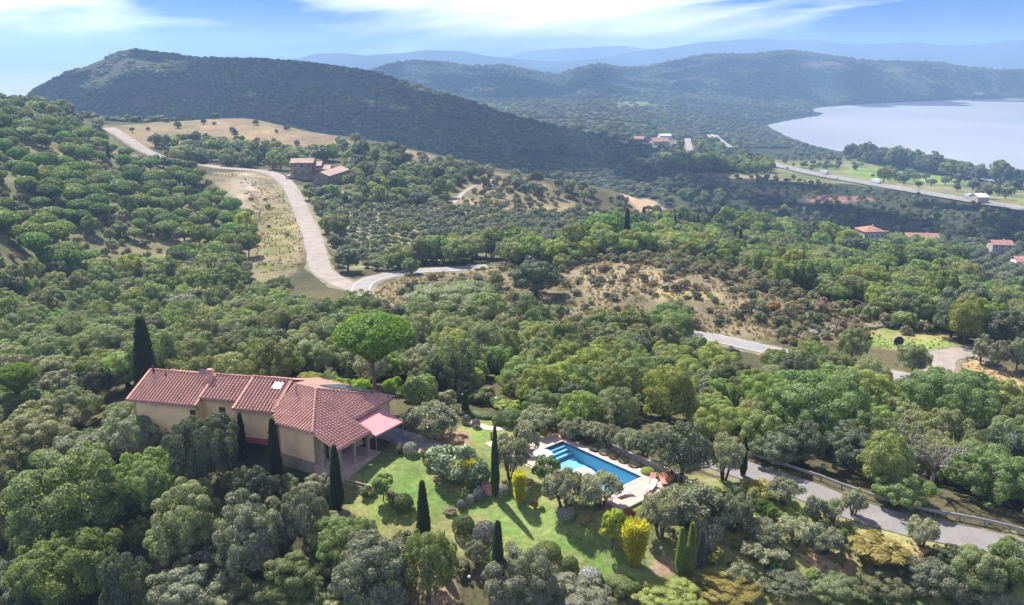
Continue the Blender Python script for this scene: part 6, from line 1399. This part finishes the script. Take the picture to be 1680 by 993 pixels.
# ------------------------------------------------------------------ boulders, signs
def boulders():
    rng = np.random.default_rng(8); protos = []
    import bmesh
    for k in range(5):
        bm = bmesh.new(); bmesh.ops.create_icosphere(bm, subdivisions=2, radius=1)
        for v in bm.verts:
            d = 1 + .22 * math.sin(v.co.x * 3 + k) * math.cos(v.co.y * 4 + k * 2) + rng.uniform(-.1, .1); v.co *= d; v.co.z *= .8
        me = bpy.data.meshes.new('boulder'); bm.to_mesh(me); bm.free(); me.materials.append(MATS['boulder_stone']); protos.append(me)
    rows = [('row under the brown hill', [(1322,549),(1335,546),(1352,543),(1372,539),(1392,536),(1408,536)], 1.05, 15), ('row above the green patch', [(1428,540),(1445,537),(1462,536),(1478,534),(1490,536)], 1.15, 9), ('line beside the gravel turnout', [(1590,588),(1605,590),(1620,596),(1635,602),(1648,609)], .9, 12)]
    names = ['first', 'second', 'third', 'fourth', 'fifth', 'sixth', 'seventh', 'eighth', 'ninth', 'tenth', 'eleventh', 'twelfth', 'thirteenth', 'fourteenth', 'fifteenth']
    for rn, px, r, n in rows:
        P = course(px, 5); d = resample(P, .5); idx = np.linspace(0, len(d) - 1, n).astype(int)
        for i, q in enumerate(d[idx]):
            s = r * rng.uniform(.45, .9); x, y = q + rng.normal(0, .3, 2); o = bpy.data.objects.new('boulder', protos[int(rng.integers(5))]); link(o); o.location = (x, y, float(ground(x, y)) + s * .3); o.scale = (s * rng.uniform(.9, 1.5), s, s * rng.uniform(.7, 1)); o.rotation_euler = (rng.uniform(-.3, .3), rng.uniform(-.3, .3), rng.uniform(0, 6)); tag(o, 'rough boulder, %s from the left in the %s' % (names[i], rn), 'boulder', 'boulders, ' + rn)
    for k, (u, v) in enumerate(((415,305),(404,318),(420,325),(396,300),(428,345),(1110,470),(1160,462),(1128,488),(985,470))):
        w = pxz(u, v); s = rng.uniform(.5, .9); o = bpy.data.objects.new('boulder', protos[k % 5]); link(o); o.location = (w.x, w.y, w.z + s * .2); o.scale = (s * 1.4, s, s * .7); o.rotation_euler = (0, 0, k); tag(o, ['whitish rock at the top of the rocky bank', 'whitish rock left on the rocky bank', 'whitish rock right on the rocky bank', 'small rock at the bank edge', 'lowest rock on the rocky bank', 'grey rock on the bare brown slope', 'grey rock right on the brown slope', 'grey rock low on the brown slope', 'grey rock left on the brown slope'][k], 'rock')
boulders()
def signs():
    p = pxz(1473, 573); S = group_at('round_sign', p, 'round dark blue sign disc on a post by the turnout', 'sign')
    m = MB(); m.tube([(0, 0, -.3), (0, 0, 1.2)], .06, 8); m.build('post', MATS['grey_metal'], S)
    def disc(r, y0, y1, name, mat):
        m = MB(); a = [(r * math.cos(6.283 * k / 32), y0, 1.75 + r * math.sin(6.283 * k / 32)) for k in range(32)]; b = [(x, y1, z) for x, _, z in a]; m.poly(a); m.poly(list(reversed(b)))
        for k in range(32): m.poly([a[k], b[k], b[(k + 1) % 32], a[(k + 1) % 32]])
        return m.build(name, MATS[mat], S)
    disc(1.08, -.02, .04, 'rim', 'grey_metal'); disc(1.0, -.05, -.021, 'disc_face', 'sign_blue')
    p = pxz(1506, 586); S = group_at('signpost', p, 'small pale signpost at the gravel turnout', 'sign'); m = MB(); m.bar((0, 0, -.2), (0, 0, 1.3), .09); m.build('post', MATS['timber'], S); m = MB(); m.box(-.35, .35, -.04, -.005, .8, 1.35); m.build('panel', MATS['white_paint'], S)
    p = pxz(3, 172); S = group_at('hillside_hoarding', p, 'dark panel on posts at the left skyline', 'sign')
    for x in (-1.2, 1.2): m = MB(); m.bar((x, 0, -1), (x, 0, 4), .3); m.build('post', MATS['timber'], S)
    m = MB(); m.hexa([(-1.9, -.1, 3.2), (1.9, -.1, 3.2), (1.9, .1, 3.2), (-1.9, .1, 3.2), (-1.9, -.1, 7.4), (1.9, -.1, 7.9), (1.9, .1, 7.9), (-1.9, .1, 7.4)]); m.build('panel', MATS['sign_blue'], S)
    p = pxz(1088, 362); S = group_at('white_mast', p, 'white mast between the two far cypresses', 'mast'); m = MB(); m.lathe((0, 0, -.5), [(.28, 0), (.2, 9), (.12, 9.6)], 10); m.build('shaft', MATS['white_paint'], S)
    p = pxz(1318, 358); S = group_at('utility_pole', p, 'pale utility pole on the dark plain', 'pole'); m = MB(); m.lathe((0, 0, -.5), [(.3, 0), (.18, 9)], 8); m.build('shaft', MATS['concrete'], S); m = MB(); m.bar((-1.6, 0, 8), (1.6, 0, 8), .22); m.build('crossarm', MATS['concrete'], S)
    m = MB(); m.box(-.5, .5, -.3, .3, 6.2, 7.4); m.build('transformer', MATS['white_paint'], S)
signs()
# ------------------------------------------------------------------ houses farther out
def house(name, u, v, wpx, depth, h, rise, rz, wallm, roofm, label, nwin=3, storeys=2, hip=False, parent=None, zoff=0.0, at=None, win=True):
    p = at if at is not None else pxz(u, v); L_ = wpx / FPX * math.hypot(p.x, p.y) / max(.3, math.cos(rz)) if wpx else 8
    S = parent
    if S is None: S = empty(name, (p.x, p.y, p.z - .3), rz); tag(S, label, 'house')
    T = (lambda x, y, z: Vector((x, y, z))) if parent is None else (lambda x, y, z: Vector((p.x - S.location.x, p.y - S.location.y, p.z - S.location.z)) + Vector((x * math.cos(rz) - y * math.sin(rz), x * math.sin(rz) + y * math.cos(rz), z)))
    a, d = L_ / 2, depth / 2; m = MB(); hs = []
    if win:
        for s in range(storeys):
            for k in range(nwin): x = (k + .5) / nwin * L_; hs.append((x - .45, x + .45, s * h / storeys + .9, s * h / storeys + 2.1))
    rowsW = {}
    for x0, x1, z0, z1 in hs: rowsW.setdefault(z0, []).append((x0, x1, z0, z1))
    m = MB(); zs = sorted(rowsW); lo = -1.5
    for i, z0 in enumerate(zs):
        top = (zs[i + 1] - .5) if i + 1 < len(zs) else h; wall(m, T(-a, -d, 0), T(a, -d, 0), lo, top, .4, rowsW[z0]); lo = top
    if not zs: wall(m, T(-a, -d, 0), T(a, -d, 0), -1.5, h, .4)
    m.build('front_wall', MATS[wallm], S)
    for A_, B_, nm in ((T(a, -d, 0), T(a, d, 0), 'side_wall'), (T(a, d, 0), T(-a, d, 0), 'back_wall'), (T(-a, d, 0), T(-a, -d, 0), 'side_wall')):
        m = MB(); wall(m, A_, B_, -1.5, h, .4); m.build(nm, MATS[wallm], S)
    for q in hs:
        A_, B_ = T(-a, -d, 0), T(a, -d, 0); dd = (B_ - A_).normalized(); n = Vector((dd.y, -dd.x, 0)); P = lambda s, z: Vector((A_.x, A_.y, 0)) + dd * s - n * .18 + Vector((0, 0, z + A_.z)); m = MB(); m.poly([P(q[0], q[2]), P(q[1], q[2]), P(q[1], q[3]), P(q[0], q[3])]); m.build('window', MATS['window_glass'], S)
    o = .5; m = MB(); t = .22
    if hip:
        c = min(a, d) * .9; R = [T(-a - o, -d - o, h), T(a + o, -d - o, h), T(a + o, d + o, h), T(-a - o, d + o, h)]; r0, r1 = T(-a + c, 0, h + rise), T(a - c, 0, h + rise)
        for f in ([R[0], R[1], r1, r0], [R[1], R[2], r1], [R[2], R[3], r0, r1], [R[3], R[0], r0]): m.poly(f)
        for i in range(4): j = (i + 1) % 4; m.poly([R[i] - Vector((0, 0, t)), R[j] - Vector((0, 0, t)), R[j], R[i]])
        m.poly([x - Vector((0, 0, t)) for x in reversed(R)])
    else:
        for sgn in (-1, 1):
            E0, E1, R0, R1 = T(-a - o, sgn * (d + o), h - .15), T(a + o, sgn * (d + o), h - .15), T(-a - o, 0, h + rise), T(a + o, 0, h + rise); dn = Vector((0, 0, t)); m.hexa([E0 - dn, E1 - dn, R1 - dn, R0 - dn, E0, E1, R1, R0] if sgn < 0 else [E1 - dn, E0 - dn, R0 - dn, R1 - dn, E1, E0, R0, R1])
        for x in (-a + .2, a - .2): m.poly([T(x, -d, h - .1), T(x, d, h - .1), T(x, 0, h + rise - .12)])
    r = m.build('roof', MATS[roofm], S)
    b = T(a * .4, d * .3, h + rise * .6); m = MB(); m.box(b.x - .4, b.x + .4, b.y - .4, b.y + .4, b.z - .3, b.z + 1.1); m.build('chimney', MATS[wallm], r)
    return S
F0 = pxz(512, 297); FH = empty('stone_farmhouse', F0); tag(FH, 'stepped row of stone farm buildings beside the gravel road', 'farmhouse')
for du, dz, w, dp, h, rz, nw in ((-18.5, 2.0, 34, 8, 6.3, .05, 3), (0.5, 1.2, 21, 7.5, 5.6, .02, 2), (16, .6, 20, 7.5, 4.6, .0, 2)):
    k = F0.y / FPX; house('x', 0, 0, w, dp, h, 1.5, rz, 'farm_wall', 'farm_roof', '', nw, 2, parent=FH, at=F0 + Vector((du * k, 8 - abs(du) * .05, dz)))
house('x', 0, 0, 24, 8, 4.4, 1.6, 1.35, 'farm_wall', 'farm_roof', '', 2, 1, parent=FH, at=F0 + Vector((30 * F0.y / FPX, 2.5, -.6)))
house('hip_roofed_house', 1425, 398, 32, 13, 8.5, 2.6, .12, 'pale_wall', 'orange_roof', 'square house with orange hipped roof below the plain', 4, 2, hip=True)
house('long_low_house', 1510, 398, 46, 9, 4.5, 2.0, -.15, 'pale_wall', 'red_roof', 'long low house with pinkish roof among the olives', 5, 1)
house('pink_house', 1639, 413, 28, 9, 5.5, 2.0, -.1, 'pale_wall', 'red_roof', 'small pink-roofed house near the right edge', 3, 2)
house('edge_house', 1684, 440, 36, 10, 4.5, 1.8, -.2, 'white_paint', 'red_roof', 'house cut off by the right edge with red roof', 3, 1)
house('village_house', 1081, 237, 26, 18, 5, 4, .2, 'pale_wall', 'red_roof', 'largest village house with orange-red roof', 4, 2); house('village_house', 1048, 233, 15, 14, 5, 3, -.1, 'pale_wall', 'red_roof', 'small village house left of the largest one', 3, 2); house('village_barn', 1090, 228, 18, 16, 6, 1.5, .1, 'white_paint', 'white_paint', 'white flat barn behind the largest village house', 3, 1); house('village_house', 1112, 240, 9, 10, 5, 2, 0, 'white_paint', 'farm_roof', 'tiny white village house right of the others', 2, 2); house('village_house', 1022, 240, 12, 12, 5, 2.5, .3, 'pale_wall', 'farm_roof', 'leftmost village house with dull roof', 2, 2)
house('plain_house', 1605, 333, 16, 12, 6, 2, .1, 'pale_wall', 'white_paint', 'pale shed by the motorway among dark trees', 3, 1)
# ------------------------------------------------------------------ vehicles
def vehicle(name, p, rz, L_, w, h, mat, label, lorry=False, group=None):
    S = empty(name, p, rz); tag(S, label, 'lorry' if lorry else 'car', group)
    if lorry:
        m = MB(); m.box(-L_ / 2, L_ / 2 - 2.4, -w / 2, w / 2, .9, h); m.build('trailer', MATS[mat], S); m = MB(); m.box(L_ / 2 - 2.2, L_ / 2, -w / 2, w / 2, .5, h * .85); m.build('cab', MATS['car_white'], S); m = MB(); m.box(L_ / 2 - .3, L_ / 2 + .02, -w / 2 + .15, w / 2 - .15, h * .5, h * .75); m.build('windscreen', MATS['window_glass'], S); wx = (-L_ / 2 + 1, -L_ / 2 + 2.3, L_ / 2 - 1.1); r = .5
    else:
        prof = [(-L_ / 2, .35), (L_ / 2, .35), (L_ / 2, .75), (L_ * .30, .92), (-L_ / 2 + .05, .98)]; m = MB(); A_ = [(x, -w / 2, z) for x, z in prof]; B_ = [(x, w / 2, z) for x, z in prof]; m.poly(A_); m.poly(list(reversed(B_)))
        for i in range(5): j = (i + 1) % 5; m.poly([A_[i], B_[i], B_[j], A_[j]])
        m.build('body', MATS[mat], S); m = MB(); t = w / 2 - .12; m.hexa([(-L_ * .46, -w / 2 + .04, .93), (L_ * .24, -w / 2 + .04, .93), (L_ * .24, w / 2 - .04, .93), (-L_ * .46, w / 2 - .04, .93), (-L_ * .36, -t, h - .04), (L_ * .06, -t, h - .04), (L_ * .06, t, h - .04), (-L_ * .36, t, h - .04)]); m.build('cabin_glass', MATS['window_glass'], S); m = MB(); m.box(-L_ * .37, L_ * .07, -t - .02, t + .02, h - .05, h); m.build('roof_panel', MATS[mat], S); wx = (-L_ * .31, L_ * .31); r = .33
        for y in (-w / 2 + .25, w / 2 - .25): m = MB(); m.box(L_ / 2 - .04, L_ / 2 + .015, y - .2, y + .2, .55, .72); m.build('headlight', MATS['white_paint'], S)
    for x in wx:
        for y in (-w / 2 + .1, w / 2 - .1): m = MB(); m.tube([(x, y - .11, r), (x, y + .11, r)], r, 12); m.build('wheel', MATS['tyre'], S)
q = pxz(475, 293); vehicle('parked_car', q + Vector((0, 0, .1)), 1.2, 4.3, 1.8, 1.5, 'car_white', 'white car parked beside the gravel road at the farmhouse')
q = pxz(503, 298); vehicle('parked_car', q + Vector((0, 0, .1)), .1, 4.5, 1.85, 1.6, 'car_dark', 'dark car parked in front of the stone farmhouse')
def traffic():
    P, w = ROADS['motorway']; t = np.gradient(P, axis=0); t /= np.linalg.norm(t, axis=1)[:, None]; n = np.stack([-t[:, 1], t[:, 0]], -1); u, v, _ = project(np.stack([P[:, 0], P[:, 1], ground(P[:, 0], P[:, 1])], -1))
    for uu, s, lorry, mat, lab in ((1202, 6, True, 'car_white', 'white lorry on the farthest stretch of the motorway'), (1345, 6, True, 'lorry_grey', 'pale lorry on the motorway right of its bend'), (1380, -6, False, 'car_white', 'white car on the near motorway lanes'), (1432, 6, True, 'car_white', 'white lorry on the motorway above the brown field'), (1300, -6, False, 'car_dark', 'dark car on the motorway at its bend'), (1590, 6, True, 'car_white', 'white lorry on the motorway near the dark trees'), (1500, 4, False, 'car_white', 'white car on the far motorway lanes')):
        i = int(np.argmin(np.abs(u - uu))); q = P[i] + n[i] * s; vehicle('motorway_lorry' if lorry else 'motorway_car', (q[0], q[1], float(ground(q[0], q[1])) + 1.05), math.atan2(t[i, 1], t[i, 0]) + (0 if s < 0 else math.pi), 12 if lorry else 4.4, 2.5 if lorry else 1.8, 3.8 if lorry else 1.5, mat, lab, lorry, 'motorway traffic')
traffic()
def clouds():
    """fair-weather clouds over the far hills; their shade lies on the slopes as in the photograph"""
    import bmesh
    rng = np.random.default_rng(17); m, N, L = nodemat('cloud_white'); out = N.new('ShaderNodeOutputMaterial'); df = N.new('ShaderNodeBsdfDiffuse'); df.inputs[0].default_value = (.9, .9, .9, 1); L.new(df.outputs[0], out.inputs[0])
    bm = bmesh.new(); bmesh.ops.create_icosphere(bm, subdivisions=2, radius=1); iv = np.array([v.co[:] for v in bm.verts]); fi = np.array([[v.index for v in f.verts] for f in bm.faces]); bm.free()
    for (u, v), a, b, ang, n, alt in (((300, 150), 560, 290, -.1, 50, 900), ((820, 238), 330, 150, -.55, 34, 900), ((1430, 360), 330, 75, -.12, 34, 800), ((1330, 140), 760, 330, 0, 60, 1000), ((800, 135), 620, 300, -.2, 46, 1000)):
        g = hit(u, v)[0]; k = (alt - g[2]) / SUN_DIR.z; c = g + np.array(SUN_DIR) * k; V, F = [], []
        for i in range(n):
            t = rng.uniform(0, 6.283); r = math.sqrt(rng.random()); x, y = a * r * math.cos(t), b * r * math.sin(t); s = rng.uniform(.22, .42) * min(b, 220) * (1.15 - .5 * r)
            p = iv * (1 + .18 * np.sin(iv[:, :1] * 5 + i) * np.cos(iv[:, 1:2] * 6 + i)) * [s * 1.25, s * 1.1, s * .6]
            V.append(p + c + [x * math.cos(ang) - y * math.sin(ang), x * math.sin(ang) + y * math.cos(ang), rng.uniform(0, 30)]); F.append(fi + len(iv) * i)
        tag(link(bpy.data.objects.new('clouds', mesh_np('clouds', np.concatenate(V), np.concatenate(F), m, smooth=True))), 'white cloud drifting high over the far hills', kind='stuff')
clouds()
def haze():
    m, N, L = nodemat('haze')
    out = N.new('ShaderNodeOutputMaterial'); pv_ = N.new('ShaderNodeVolumePrincipled')
    pv_.inputs['Color'].default_value = (.38, .62, .95, 1); pv_.inputs['Density'].default_value = 2.1e-4; pv_.inputs['Anisotropy'].default_value = .25
    L.new(pv_.outputs[0], out.inputs['Volume'])
    mb = MB(); mb.box(-11600, 11600, -300, 13200, -125, 228)
    tag(mb.build('haze', m), 'thin blue summer haze over the valley', kind='stuff')
haze()
print('OBJECTS BUILT', len(SC.objects))
